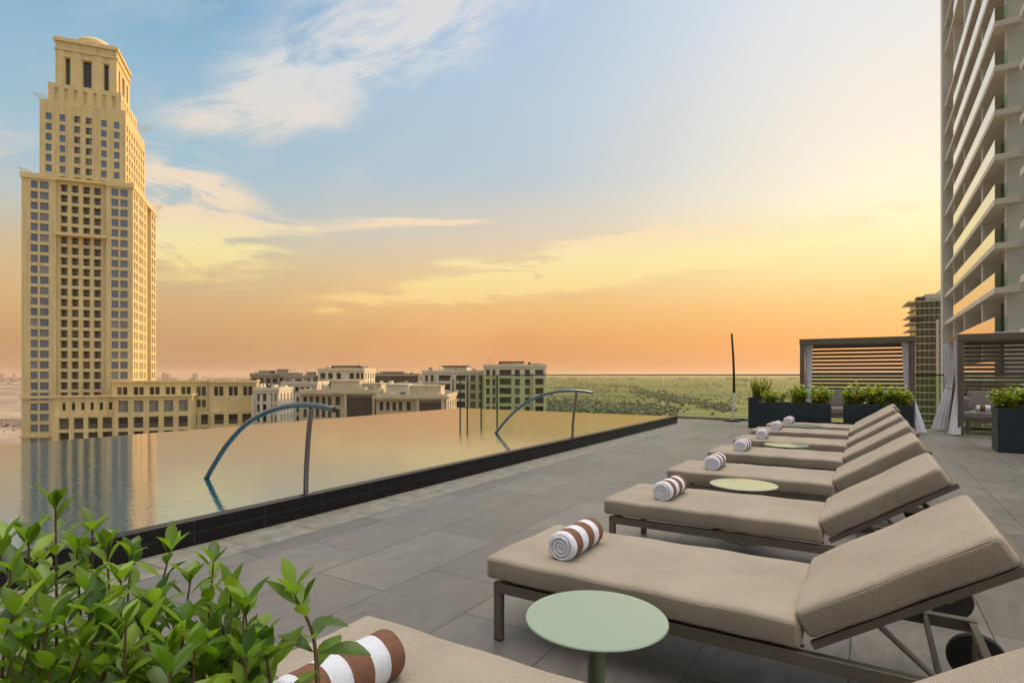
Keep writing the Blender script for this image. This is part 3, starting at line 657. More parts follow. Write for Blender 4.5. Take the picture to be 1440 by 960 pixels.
# --- mid-rise blocks beyond the pool edge
def block(name, label, px0, px1, ytop, d, rz_px=None, mats=(M_wht,), floors=9, ncol=6, frac=.5, hfrac=.55, style='half', glass=None, depth=16., turn=0., pent=None, extra=None, parapet=.7, group='apartment blocks beyond the pool'):
    zt = zat(ytop, d); a = ray(px0, d); 
    vdir = (Rv*math.cos(turn) + Fv*math.sin(turn)); rz = math.atan2(vdir.y, vdir.x)
    k0, k1 = (px0-720)/800, (px1-720)/800
    wd = (k1-k0)*d/(math.cos(turn)-k1*math.sin(turn))
    Bq = Bldg(name, label, a, rz, group=group); m = MB()
    frac = min(.74, frac*1.32); hfrac = min(.72, hfrac*1.18); fh = 3.3; rows_ = [(zt-.9-fh*i-fh*hfrac-.3, zt-.9-fh*i-.3) for i in range(floors)]
    cols_ = cells(.4, wd-.4, ncol, frac) if isinstance(ncol, int) else [(p*wd, q*wd) for p, q in ncol]
    Bq.wall(m, I4, wd, G, zt, cols_, rows_, .7, style, glass)
    sc_ = cells(.6, depth-.6, 4, .4)
    Bq.wall(m, side_r(wd), depth, G, zt, sc_, rows_[:5], .5, 'half', glass); Bq.wall(m, side_l(depth), depth, G, zt, sc_, rows_[:5], .5, 'half', glass)
    m.facade(wd, 0, zl(zt), [], [], .3, side_b(wd, depth)); m.quad((0,0,zl(zt)),(wd,0,zl(zt)),(wd,depth,zl(zt)),(0,depth,zl(zt)))
    m.build('wall', list(mats), Bq.root)
    m = MB(); e = .25
    for (x0,x1,y0,y1) in ((-e,wd+e,-e,.2),(-e,wd+e,depth-.2,depth+e),(-e,.2,.201,depth-.201),(wd-.2,wd+e,.201,depth-.201)): m.box(x0,x1,y0,y1,zl(zt-.25),zl(zt+parapet))
    m.build('parapet', mats[0], Bq.root)
    if pent:
        p0, p1, py, pm = pent; zp = zat(py, d+3); x0, x1 = (p0-px0)/(px1-px0)*wd, (p1-px0)/(px1-px0)*wd
        m = MB(); m.box(x0, x1, 3, depth-3, zl(zt)+.003, zl(zp)-.5); m.box(x0-.6, x1+.6, 2.4, depth-2.4, zl(zp)-.5, zl(zp), 1); m.build('roof_house', [pm, M_darkb], Bq.root)
    rq = random.Random(int(px0*7+d))
    for _ in range(9):
        x, y_, a_, h_ = rq.uniform(.8, wd-2.5), rq.uniform(.8, depth-2.5), rq.uniform(.6, 1.7), rq.uniform(.7, 1.9)
        m = MB(); m.box(x, x+a_, y_, y_+a_*rq.uniform(.6,1.4), zl(zt)+.002, zl(zt)+h_); m.build('roof_unit', rq.choice((M_grey, M_darkb, M_wht)), Bq.root)
    for _ in range(2):
        x, y_ = rq.uniform(.8, wd-.8), rq.uniform(1, depth-1); m = MB(); m.tube([(x,y_,zl(zt)), (x,y_,zl(zt)+rq.uniform(2.5,4.5))], .06, 5); m.build('roof_mast', M_darkb, Bq.root)
    if extra: extra(Bq, wd, zt, d)
    Bq.done(); return Bq
def roof_bits(bits):
    def f(Bq, wd, zt, d):
        for (fx, fy, w_, h_, ma) in bits:
            m = MB(); m.box(fx*wd, fx*wd+w_, fy, fy+w_*.8, zl(zt)+.003, zl(zt)+h_); m.box(fx*wd-.2, fx*wd+w_+.2, fy-.2, fy+w_*.8+.2, zl(zt)+h_, zl(zt)+h_+.25); m.build('plant_room', ma, Bq.root)
    return f
def columns_out(n, ma, z_drop=0.):
    def f(Bq, wd, zt, d):
        m = MB()
        for i in range(n+1): x = wd*i/n; m.box(x-.35, x+.35, -.9, -.003, 0, zl(zt-z_drop))
        m.build('pilaster', ma, Bq.root)
    return f
def dark_screen(p, q, h, drop=1.4):
    def f(Bq, wd, zt, d):
        m = MB(); m.box(wd*p, wd*q, -.6, -.004, zl(zt-drop-h), zl(zt-drop)); m.build('dark_screen', M_darkb, Bq.root)
        m = MB(); m.box(wd*p-.7, wd*p-.003, -.9, -.004, 0, zl(zt-.5)); m.box(wd*q+.003, wd*q+.7, -.9, -.004, 0, zl(zt-.5)); m.box(wd*p-.7, wd*q+.7, -.95, -.61, zl(zt-drop-h-.8), zl(zt-drop-h)-.005); m.build('pilaster', M_cream, Bq.root)
        m = MB(); m.box(-.8, wd+.8, -1.0, -.26, zl(zt-.5), zl(zt+.1)); m.build('eaves', M_cream, Bq.root)
    return f
block('apartment_block', 'grey flat-roofed block just right of the sandstone wing, partly hidden by it', 352, 402, 527, 235, mats=(M_grey,), floors=6, ncol=5, frac=.5, depth=16, extra=roof_bits([(.15,3,4,1.6,M_grey),(.62,4,5,2.2,M_grey)]))
block('apartment_block', 'grey and beige terraced block left of the white block with a roof house', 398, 440, 530, 225, mats=(M_grey,), floors=6, ncol=4, frac=.55, depth=14, extra=roof_bits([(.02,3,5,1.5,M_grey),(.7,3,3,1.8,M_grey)]))
block('apartment_block', 'small pale block with a tall narrow window beside the sandstone wing', 357, 392, 548, 178, mats=(M_wht,), floors=5, ncol=[(.12,.5),(.62,.74),(.84,.95)], hfrac=.7, depth=12, extra=columns_out(3, M_wht, 1.5))
block('apartment_block', 'white block with punched windows behind the first grab rail', 396, 446, 539, 195, mats=(M_wht,), floors=6, ncol=6, frac=.58, depth=12, style='rail', extra=columns_out(5, M_wht, 3.5))
block('apartment_block', 'large white block with a roof house, tallest left of the dark long building', 447, 512, 520, 225, mats=(M_wht,), floors=9, ncol=[(.05,.16),(.22,.32),(.40,.50),(.68,.78),(.82,.90),(.93,.985)], hfrac=.62, depth=18, pent=(466,502,514,M_cream))
block('apartment_block', 'long low cream block with a big dark screen, left of its twin', 422, 530, 551, 152, mats=(M_cream,), floors=5, ncol=[(.04,.09),(.12,.17),(.20,.25),(.28,.33),(.36,.41),(.46,.52)], hfrac=.6, style='half', depth=20, turn=-.03, extra=lambda Bq, wd, zt, d: (dark_screen(.62,.95,9.)(Bq, wd, zt, d), roof_bits([(.30,6,8,2.8,M_cream),(.60,9,7,2.0,M_cream)])(Bq, wd, zt, d)))
block('apartment_block', 'long low cream block with a dark screen at its right end, nearer the pool screen', 529, 628, 558, 148, mats=(M_cream,), floors=5, ncol=[(.05,.10),(.14,.19),(.23,.28),(.32,.37),(.43,.49)], hfrac=.6, style='half', depth=20, turn=-.03, extra=lambda Bq, wd, zt, d: (dark_screen(.62,.93,8.)(Bq, wd, zt, d), roof_bits([(.06,6,6,3.,M_wht),(.36,8,9,2.6,M_cream)])(Bq, wd, zt, d)))
block('apartment_block', 'dark long flat-roofed building far behind the twin cream blocks', 517, 590, 527, 330, mats=(M_darkb,), floors=3, ncol=9, frac=.5, depth=22, extra=lambda Bq, wd, zt, d: (roof_bits([(.2,5,14,1.8,M_grey)])(Bq, wd, zt, d), dark_screen(.02,.98,4.5,.8)(Bq, wd, zt, d)))
block('apartment_block', 'white low block in front of the dark long building', 522, 598, 541, 245, mats=(M_wht,), floors=5, ncol=9, frac=.55, depth=12, style='rail', extra=columns_out(8, M_wht, 2.5))
def balconies(ncols):
    def f(Bq, wd, zt, d):
        for i in range(7):
            for (p, q) in ncols:
                m = MB(); z = zl(zt-4.3-3.3*i); m.box(wd*p, wd*q, -1.5, -.004, z, z+.2); m.box(wd*p, wd*q, -1.5, -1.4, z+.2, z+1.0); m.build('balcony', M_wht, Bq.root)
        m = MB()
        for p in sorted({v_ for pq in ncols for v_ in pq}): m.box(wd*p-.35, wd*p+.35, -1.75, -.005, 0, zl(zt-2.))
        m.build('pilaster', M_wht, Bq.root)
    return f
block('apartment_block', 'pale balconied block with a dark roof pavilion, seen left of the pool screen', 594, 682, 523, 215, mats=(M_wht,), floors=9, ncol=[(.04,.09),(.13,.18),(.26,.46),(.54,.70),(.77,.85),(.90,.96)], hfrac=.62, depth=18, turn=-.05, style='rail', pent=(622,655,514,M_wht), extra=balconies([(.25,.47),(.53,.71)]))
block('apartment_block', 'tallest pale balconied block with a roof pavilion, seen through the pool screen', 680, 768, 515, 205, mats=(M_wht,), floors=10, ncol=[(.04,.10),(.14,.19),(.25,.45),(.50,.58),(.66,.74),(.82,.96)], hfrac=.62, depth=18, turn=-.02, style='rail', pent=(704,735,508,M_wht), extra=balconies([(.24,.46),(.81,.97)]))

# --- balconied high-rise on the right
B = Bldg('balcony_tower', 'grey high-rise with stacked mirror-glass balconies on the right edge', (0,0), 0.)
mb = MB(); XF, XW = 7.85, 8.9; ZT = 66.
Y0, Y1 = 54.3, 85.
mb.box(8.62, 34., Y0, Y0+.9, 0, zl(ZT))                      # flank facing the deck
for k in range(-2, 20): mb.box(8.60, 34., Y0-.012, Y0-.002, zl(4.05+3.23*k)-.03, zl(4.05+3.23*k)+.03, 1)
mb.box(9.3, 33.9, Y0+.91, Y1+8, 0, zl(ZT)-.1)
mb.box(7.62, 9.8, Y1, Y1+2.2, 0, zl(ZT), 0)
mb.box(9.4, 30., 26., 45.5, 0, zl(ZT), 0)
for yy in (60.4, 70.6, 78.5): mb.box(8.05, 9.29, yy, yy+.5, 0, zl(ZT), 0)
mb.build('wall', [M_conc, M_grey], B.root)
lv = [z for z in [-8.9+3.23*k for k in range(20)]]
for i, z in enumerate(lv):
    if abs(z-36.3) < 1.7: continue
    m = MB(); m.bbox(XF, 9.3, Y0-.45, Y1-.02, zl(z), zl(z)+.42, .02); o = m.build('balcony', M_slab, B.root)
    m = MB(); m.box(XF+.03, XF+.06, Y0-.35, Y1-7.5, zl(z)+.43, zl(z)+1.50)
    g_ = m.build('glass_parapet', M_mirror, o)
    m = MB(); m.box(XF+.07, 8.61, Y0-.40, Y0-.37, zl(z)+.43, zl(z)+1.46); m.build('end_glass', M_glass, o)
    m = MB(); m.bbox(7.9, 9.39, 30., 45.9, zl(z)-.35, zl(z)+.07, .02); o = m.build('balcony', M_slab, B.root)
    m = MB(); m.box(7.93, 7.96, 30.3, 44.9, zl(z)+.08, zl(z)+1.15); m.build('glass_parapet', M_mirror, o)
    for (a, b) in ((54.9+.4, 60.3), (61., 70.5), (71.2, 78.4), (79.1, 84.9)):
        m = MB(); m.box(9.22, 9.26, a, b, zl(z)+.45, zl(z)+3.0)
        for q in range(int((b-a)/1.6)+1): m.box(9.17, 9.219, a+q*1.6, a+q*1.6+.06, zl(z)+.45, zl(z)+3.0, 1)
        m.build('glazing', [M_win2, M_mull], B.root)
B.done()

# --- far tower peeping out beside the high-rise
pa = ray(1288, 270); B = Bldg('far_tower', 'distant apartment tower with thin projecting floors behind the right cabana post', pa, 0.06)
mb = MB(); ztop = zat(424, 270); mb.box(0, 30, 0, 22, 0, zl(ztop))
for q in range(17): mb.box(q*1.8+.3, q*1.8+1.0, -.12, -.004, 0, zl(ztop), 1)
mb.build('core', [mat('greenish_glass', (.20,.20,.165), .25, var=.3, vscale=.5), M_darkb], B.root)
z = ztop; k = 0
while z > -25:
    m = MB(); out = 3.4 if k == 0 else (1.2 if k in (1,) else 3.0)
    m.box(-out if k < 12 else -2.6, 30, -1.2, 22, zl(z)-.35, zl(z)+.0); o = m.build('floor_slab', M_wht, B.root)
    m = MB(); m.box(-out+.2 if k < 12 else -2.4, 30, -1.1, -1.05, zl(z)+.005, zl(z)+1.); m.build('railing', M_glass, o); z -= 3.3; k += 1
mb = MB(); mb.box(7.6, 8.6, -1.9, -.004, 0, zl(ztop-9)); mb.box(13., 14.4, -1.9, -.004, 0, zl(ztop-9)); mb.build('fin', [M_wht, M_cream], B.root)
mb = MB(); mb.box(4., 30., 3., 18, zl(ztop)+.01, zl(ztop)+3.6); mb.box(10., 30., 4., 17, zl(ztop)+3.61, zl(ztop)+5.6); mb.box(.5, 3.9, 2, 8, zl(ztop)+.01, zl(ztop)+2.4, 1); mb.build('penthouse', [M_wht, M_darkb], B.root)
mb = MB()
def leafclump(mb, c, r, n, size, rg, flat=1.):
    for _ in range(n):
        d = Vector((rg.gauss(0,1), rg.gauss(0,1), rg.gauss(0,1)*flat)).normalized()*r*rg.random()**.4
        p = Vector(c)+d; a = Vector((rg.uniform(-1,1), rg.uniform(-1,1), rg.uniform(-.4,1))).normalized(); b = a.cross(Vector((rg.uniform(-1,1), rg.uniform(-1,1), rg.uniform(-1,1)))).normalized()
        s = size*rg.uniform(.6,1.3); mb.quad(p-a*s-b*s*.1, p-b*s*.45, p+a*s, p+b*s*.45)
for q in range(5): leafclump(mb, (-1.8+q*.9, -.6, zl(ztop-9.9)+.9), .9, 60, .4, rnd)
mb.build('terrace_planting', M_leaf3, B.root); B.done()

# --- far-off vegetation and town on the plain
mb = MB(); rg = random.Random(11)
def blob(mb, c, r, h, rg):
    n = 6; base = len(mb.v); prof = [(.55,.12),(1.,.42),(.86,.72),(.4,.96)]
    for (a, hz) in prof:
        for k in range(n):
            g = 2*math.pi*k/n+rg.uniform(-.3,.3); q = a*r*rg.uniform(.75,1.2); mb.v.append((c[0]+q*math.cos(g), c[1]+q*math.sin(g), c[2]+h*hz*rg.uniform(.9,1.1)))
    mb.v.append((c[0], c[1], c[2]+h))
    for i in range(3):
        for k in range(n): mb.f.append((base+i*n+k, base+i*n+(k+1)%n, base+(i+1)*n+(k+1)%n, base+(i+1)*n+k)); mb.mi.append(0)
    for k in range(n): mb.f.append((base+3*n+k, base+3*n+(k+1)%n, base+4*n)); mb.mi.append(0)
def band(px0, y0, px1, y1, n, sp, hmin, hmax):
    for _ in range(n):
        t_ = rg.random(); px = px0+(px1-px0)*t_+rg.gauss(0,4); py = y0+(y1-y0)*t_+rg.gauss(0,sp)
        if py < 531: continue
        d = 800*46.3/(py-527)
        if d > 6000 or d < 380: continue
        p = ray(px, d); h = rg.uniform(hmin, hmax)*.5; blob(mb, (p.x, p.y, G-.3), h*rg.uniform(.5,1.1), h, rg)
band(890, 548, 965, 565, 300, 3.2, 5, 11); band(965, 563, 1030, 577, 170, 2.6, 4, 9); band(770, 566, 950, 577, 430, 3.8, 4, 9)
band(770, 577, 930, 580, 300, 2.8, 4, 9); band(770, 536, 900, 545, 120, 2.5, 6, 12); band(940, 540, 1060, 541, 60, 1.5, 6, 12); band(780, 546, 860, 550, 70, 1.4, 4, 8)
band(1290, 560, 1440, 575, 160, 9, 4, 8); band(1060, 548, 1290, 556, 120, 4, 4, 8); band(0, 539, 60, 541, 40, 1.2, 5, 9); band(0, 596, 30, 600, 20, 4, 2, 4)
band(770, 556, 1130, 556, 500, 11, 2.5, 6); band(770, 540, 1130, 540, 300, 3.5, 3, 8); band(770, 533.5, 1130, 534.5, 220, 1.0, 7, 14); band(200, 536, 380, 537, 90, 1.5, 6, 12)
tag(mb.build('woodland', M_leaf3), 'scattered dark scrub and trees on the plain far below the terrace', 'trees', kind='stuff')
mb = MB()
for _ in range(130):
    px = rg.choice([rg.uniform(195, 420), rg.uniform(195,420), rg.uniform(-20,30), rg.uniform(700,1120)]); d = rg.uniform(3500, 7500); p = ray(px, d); w_ = rg.uniform(10,50); h = rg.uniform(6, 22) if rg.random() < .93 else rg.uniform(35, 70)
    if h > 30: w_ = 14
    mb.box(p.x-w_, p.x+w_, p.y-12, p.y+12, G-.2, G+h)
tag(mb.build('distant_town', M_grey), 'low hazy roofs of a far town along the horizon', 'town', kind='stuff')

# ------------------------------------------------------------------ glass fences
FT = 1.285                                                              # top of all glass
M_glass2 = glass_material('clear_glass', (.95,.975,.93))
def pane(parent, x0, y0, x1, y1, z0, z1, edges=(False, False)):
    d = Vector((x1-x0, y1-y0)); L = d.length; a = math.atan2(d.y, d.x); M = T(x0, y0) @ RZ(a)
    m = MB(); m.box(.006, L-.006, -.006, .006, z0, z1, 0, M); p = m.build('glass_pane', M_glass2 if y0 < 17 and y0 > 15 else M_glass, parent)
    for e, x in zip(edges, (-.001, L-.009)):
        if e: m = MB(); m.box(x-.014, x+.030, -.016, .016, z0, z1+.004, 0, M); m.build('pane_edge', M_edge, p)
def trail(parent, pts, name='top_rail'):
    m = MB()
    for (a, b) in zip(pts, pts[1:]):
        d = Vector((b[0]-a[0], b[1]-a[1])); M = T(a[0], a[1]) @ RZ(math.atan2(d.y, d.x)); m.box(0, d.length, -.02, .02, FT, FT+.03, 0, M)
    m.build(name, M_rail, parent)
f1 = thing('glass_fence', 'long clear glass balustrade with dark top rail closing the terrace', 'fence', (0,0,0))
FY, LZ = 17.2, -.10
xs = [-12.1, -10.2, -7.75, -5.3, -2.85, -.40, 2.05, 4.5, 6.95, 8.6]
for k, (a, b) in enumerate(zip(xs, xs[1:])): pane(f1, a+.006, FY, b-.006, FY, LZ+.01 if b < -4.8 else .06, FT, (k == 0, False))
trail(f1, [(-11.35, FY), (8.6, FY)])
pane(f1, -12.00, 15.80, -12.08, 17.17, LZ+.01, FT, (True, False)); pane(f1, -11.82, 15.97, -11.88, 17.17, LZ+.01, FT, (True, False)); pane(f1, -10.66, 16.10, -10.66, 17.17, LZ+.01, FT, (True, False))
m = MB(); m.bbox(-5.2, 8.6, FY-.05, FY+.05, .004, .07, .004); m.build('base_channel', M_steel, f1)
# ------------------------------------------------------------------ grab rails
def on_y(px, py, Y):
    k = (px-720)/800; d = Y/(Fv.y + k*Rv.y); p = ray(px, d); return Vector((p.x, Y, zat(py, d)))
def spline(pts, n=8):
    pts = [Vector(p) for p in pts]; P_ = [pts[0]*2-pts[1]] + pts + [pts[-1]*2-pts[-2]]; out = []
    for i in range(1, len(P_)-2):
        for j in range(n):
            t = j/n; a, b, c_, d = P_[i-1], P_[i], P_[i+1], P_[i+2]
            out.append(.5*((2*b)+(c_-a)*t+(2*a-5*b+4*c_-d)*t*t+(3*b-a-3*c_+d)*t**3))
    return out + [pts[-1]]
YR = 3.47
arch = [on_y(px, py, YR) for px, py in ((470,576),(452,571.5),(425,569),(398,572),(372,580.5),(345,597),(320,624),(303,650),(291,671))]
arch.append(arch[-1] + (arch[-1]-arch[-2])*.9)
post = [on_y(px, py, YR) for px, py in ((430,702),(430.5,670),(432,640),(434.5,605),(438,574))]
post[0].z = .185
o0 = Vector((post[0].x, YR, .19))
gr = thing('grab_rail', 'arched steel grab rail dipping into the pool, the nearer of two', 'grab rail', o0, 0, 'steel grab rails of the pool')
m = MB(); m.tube([p-o0 for p in spline(arch)], .026, 14); m.build('arched_bar', M_steel, gr, smooth=True, angle=60)
m = MB(); m.tube([p-o0 for p in spline(post)], .024, 14); m.build('post', M_steel, gr, smooth=True, angle=60)
m = MB(); m.lathe([(.05,0),(.05,.008),(.03,.014)], 24, (0,0,.001)); m.build('foot_flange', M_steel, gr, smooth=True)
dup(gr, (o0.x-.02, 9.15, .19), 'arched steel grab rail in front of the glass screen, the farther of two')

# slender pole by the fence
p0 = Vector((-3.22, 16.85, 0)); pl = thing('slender_pole', 'thin dark leaning pole with a pale foot beside the glass fence', 'pole', p0)
d0 = p0.x*Fv.x + p0.y*Fv.y
def on_d(px, py): q = ray(px, d0); return Vector((q.x, q.y, zat(py, d0))) - p0
up_ = spline([on_d(1032.2,552), on_d(1032,527), on_d(1031,500), on_d(1029,469)]); lo_ = spline([Vector((0,0,.02)), on_d(1031.4,575), on_d(1032.2,552)])
m = MB(); m.tube(up_, [.035-.010*i/len(up_) for i in range(len(up_))], 10); m.build('shaft', M_rail, pl, smooth=True, angle=60)
m = MB(); m.tube(lo_, .032, 10); m.build('pale_sleeve', mat('pale_paint', (.7,.66,.55), .5), pl, smooth=True, angle=60)
m = MB(); m.lathe([(.22,0),(.22,.03),(.2,.04)], 24, (0,0,.005)); m.build('base_plate', M_rail, pl, smooth=True)

# ------------------------------------------------------------------ sun loungers
LG = 'sun loungers in a row on the terrace'
LW, HX, AB = .74, 1.40, R(33)
def make_lounger():
    r = thing('sun_lounger', '', 'sun lounger', (-1.6, 0, 0), 0, LG)
    m = MB()
    for y0 in (.012, LW-.052):
        m.bbox(.04, 1.985, y0, y0+.04, .235, .285, .004)
    for x0, w_ in ((.045,.04),(.75,.03),(1.80,.018),(1.955,.028)): m.bbox(x0, x0+w_, .053, LW-.053, .25, .28, .004)
    m.bbox(.085, HX, .055, .075, .287, .295, .002); m.bbox(.085, HX, LW-.075, LW-.055, .287, .295, .002)
    m.build('frame', M_frame, r)
    for y0 in (.012, LW-.052):
        m = MB(); m.bbox(.041, .082, y0+.001, y0+.039, 0.006, .234, .004); lg = m.build('leg', M_frame, r)
        m = MB(); m.box(.043, .080, y0+.003, y0+.037, 0, .006); m.build('foot_pad', M_dark, lg)
    for y0 in (.012, LW-.052):
        m = MB(); m.bbox(1.968, 1.984, y0+.010, y0+.030, .09, .234, .003); m.build('wheel_bracket', M_frame, r)
    for yc in (-.028, LW+.028):
        m = MB(); m.lathe([(.012,-.014),(.098,-.014),(.104,-.008),(.104,.008),(.098,.014),(.012,.014)], 48, (1.99, yc, .105), 'y'); wh = m.build('wheel', M_dark, r, smooth=True, angle=40)
        m = MB(); m.lathe([(.016,-.018),(.016,.018)], 20, (1.99, yc, .105), 'y'); m.build('hub', M_frame, wh, smooth=True, angle=40)
    m = MB(); m.tube([(1.99,-.02,.105),(1.99,LW+.02,.105)], .009, 8); m.build('axle', M_frame, r, smooth=True)
    # seat
    def sag(p): return p + Vector((0,0, .004*math.sin(p.x*7+1)*math.sin(p.y*9) + .0025*math.sin(p.x*17+p.y*6)))
    m = MB(); m.rbox(0, HX-.004, .0, LW, .297, .407, .026, 5, 16, 9, puff=.005, fn=sag); cu = m.build('seat_cushion', M_fab, r, smooth=True, angle=75)
    def ring(x0, x1, y0, y1, z, rr=.03):
        pts = []
        for cx, cy, a0 in ((x1-rr,y1-rr,0),(x0+rr,y1-rr,90),(x0+rr,y0+rr,180),(x1-rr,y0+rr,270)):
            for k in range(5): g = R(a0+90*k/4); pts.append((cx+rr*math.cos(g), cy+rr*math.sin(g), z))
        return pts
    m = MB(); m.tube(ring(.006, HX-.010, .006, LW-.006, .392), 0.0022, 6, closed=True); m.tube(ring(.005, HX-.009, .005, LW-.005, .310), .0022, 6, closed=True); m.build('piping', M_pipe, cu, smooth=True)
    Mb = T(HX+.006, 0, .300) @ Matrix.Rotation(-AB, 4, 'Y')
    BL = .735
    m = MB(); m.rbox(.035, BL, .0, LW, .020, .130, .026, 5, 9, 9, puff=.005, M=Mb, fn=sag); cb = m.build('back_cushion', M_fab, r, smooth=True, angle=75)
    m = MB(); m.tube([Mb @ Vector(p) for p in ring(.04, BL-.005, .005, LW-.005, .117)], .0022, 6, closed=True); m.tube([Mb @ Vector(p) for p in ring(.04, BL-.005, .005, LW-.005, .033)], .0022, 6, closed=True); m.build('piping', M_pipe, cb, smooth=True)
    m = MB()
    for y0 in (.012, LW-.042): m.bbox(.03, BL+.016, y0, y0+.03, -.012, .016, .003, M=Mb)
    m.bbox(BL-.012, BL+.015, .043, LW-.043, -.011, .015, .003, M=Mb); m.bbox(.2, .7, .10, LW-.10, .002, .014, .002, M=Mb);
    m.build('back_frame', M_frame, r)
    for y0 in (.05, LW-.05):
        a = Mb @ Vector((.26, y0, -.012)); m = MB(); m.tube([a, (1.81, y0, .275)], .011, 8); m.build('strut', M_frame, r, smooth=True)
    return r
lounger_spots = [(.79,'nearest sun lounger, mostly cropped, its towel behind the leafy shrub'), (2.31,'sun lounger filling the right foreground beside the large sage table'),
    (3.83,'third sun lounger from the near end, with the second sage table on its far side'), (5.35,'fourth sun lounger from the near end, on the far side of the second table'),
    (6.87,'fifth sun lounger from the near end, just before the third table'), (8.39,'sixth sun lounger from the near end, just past the third table'),
    (9.91,'seventh sun lounger from the near end, last but one before the planters'), (11.22,'farthest sun lounger, right in front of the dark planters')]
lo = make_lounger()
for i, (y, lab) in enumerate(lounger_spots):
    dx_ = (0, 0, -.02, -.02, 0, 0, -.02, .03)[i]
    if i == 0: lo.location = (-1.6+dx_, y, 0); lo['label'] = lab
    else: dup(lo, (-1.6+dx_, y, 0), lab)

# ------------------------------------------------------------------ rolled towels
def make_towel(name, label, group, seed):
    rg_ = random.Random(seed); L = .36; rr = .071
    r = thing(name, label, 'towel', (0,0,0), 0, group)
    bands = [(0,.035,0),(.035,.105,1),(.105,.17,0),(.17,.24,1),(.24,.30,0),(.30,L,1)]
    prof = [(.001,-.002),(rr*.5,0.),(rr*.86,.000),(rr*.96,.004),(rr,.012)]; mis = [0,0,0,0]
    for a, b, q in bands:
        for k in range(4):
            h = a+(b-a)*(k+1)/4
            if h <= .012: continue
            prof.append((rr*(1+.012*math.sin(h*60)), min(h, L-.012))); mis.append(q)
    prof += [(rr*.96, L-.004), (rr*.8, L), (.001, L)]; mis += [1,1,1]
    ph = rg_.uniform(0,6)
    def fn(p, g): 
        s = 1+.018*math.sin(2*g+ph)+.008*math.sin(5*g+p.y*14+ph)
        q = Vector((p.x*s, p.y, p.z*s)); 
        if q.z < -rr*.86: q.z = -rr*.86
        return q
    m = MB(); m.lathe(prof, 40, (0,0,rr*.86), 'y', mis=mis, fn=fn); m.build('rolled_body', [M_white, M_brown], r, smooth=True, angle=60)
    m = MB()
    for q in range(1): 
        pts = []
        for k in range(90):
            g = k*.22; rad = rr*(.10+.80*k/90); pts.append((rad*math.cos(g), -.003, rr*.86+max(rad*math.sin(g), -rr*.84)))
        m.tube(pts, .0045, 6)
    m.build('rolled_end', M_white, r, smooth=True)
    return r
TWG = 'striped towels rolled on the loungers'
tl = ['striped brown and white rolled towel behind the sprig of leaves, on the cropped nearest lounger', 'striped rolled towel on the big foreground lounger, behind the large sage table', 'striped rolled towel on the third lounger from the near end',
      'striped rolled towel on the fourth lounger, left of the second sage table', 'striped rolled towel on the fifth lounger from the near end', 'striped rolled towel on the sixth lounger, above the third table',
      'striped rolled towel on the seventh lounger from the near end', 'striped rolled towel on the farthest lounger, against the dark planter']
t0 = make_towel('rolled_towel', tl[0], TWG, 3)
CT = .412
for i, (y, _) in enumerate(lounger_spots):
    x_ = (-1.23,-1.25,-1.235,-1.235,-1.26,-1.25,-1.26,-1.22)[i]; yy = y+(.10,.13,.15,.15,.15,.14,.13,.10)[i]; rz = R((-3,0,-2,1,-1,2,0,-2)[i])
    if i == 0: t0.location = (x_, yy, CT); t0.rotation_euler = (0,0,rz)
    else: dup(t0, (x_, yy, CT), tl[i], rz)

# ------------------------------------------------------------------ side tables
def make_table():
    r = thing('side_table', '', 'side table', (0,0,0), 0, 'round sage side tables between the loungers')
    m = MB(); m.lathe([(.001,.418),(.235,.418),(.2515,.422),(.2545,.426),(.2515,.430),(.24,.4305),(.001,.4305)], 72); m.build('table_top', M_tab, r, smooth=True, angle=50)
    m = MB(); m.lathe([(.031,.012),(.031,.414)], 28); m.build('stem', M_tableg, r, smooth=True, angle=50)
    m = MB(); m.lathe([(.19,0),(.19,.008),(.186,.012),(.001,.012)], 48); m.build('base_plate', M_tableg, r, smooth=True, angle=50)
    return r
tb = make_table()
tabs = [(-.83,1.90,'large-looking sage green round table in the foreground between the two nearest loungers'), (-.84,4.83,'pale round table standing between the third and fourth loungers'), (-.86,7.85,'pale round table standing between the fifth and sixth loungers'), (-.90,10.95,'greenish round table between the two farthest loungers')]
for i, (x, y, lab) in enumerate(tabs):
    if i == 0: tb.location = (x, y, 0); tb['label'] = lab
    else: dup(tb, (x, y, 0), lab)

# ------------------------------------------------------------------ planters and their plants
PG = 'dark metal planters before the cabanas'
def planter(x0, x1, y0, y1, h, lab, group=PG):
    r = thing('planter', lab, 'planter', ((x0+x1)/2, (y0+y1)/2, 0), 0, group); hx, hy = (x1-x0)/2, (y1-y0)/2; t = .02
    m = MB()
    for (a,b,c_,d) in ((-hx,hx,-hy,-hy+t),(-hx,hx,hy-t,hy),(-hx,-hx+t,-hy+t,hy-t),(hx-t,hx,-hy+t,hy-t)): m.bbox(a,b,c_,d,.012,h,.003)
    if x1-x0 > .9:
        m.box(hx*.3-.003, hx*.3+.003, -hy-.003, -hy-.0005, .02, h-.01)
    m.build('box', M_plant, r)
    m = MB(); m.box(-hx+t+.001, hx-t-.001, -hy+t+.001, hy-t-.001, .02, h-.06); m.build('soil', M_soil, r)
    return r
PH = .745
planter(-2.49, -2.02, 14.95, 15.45, PH, 'dark planter at the left end, set back beside the left cabana post')
planter(-1.89, -.61, 12.45, 13.0, PH, 'long dark planter left of the gap, behind the farthest lounger')
planter(-.39, .70, 12.45, 13.0, PH, 'long dark planter right of the gap, in front of the left cabana')
planter(1.86, 3.1, 12.45, 13.0, PH, 'dark planter cut by the right edge, before the right cabana')
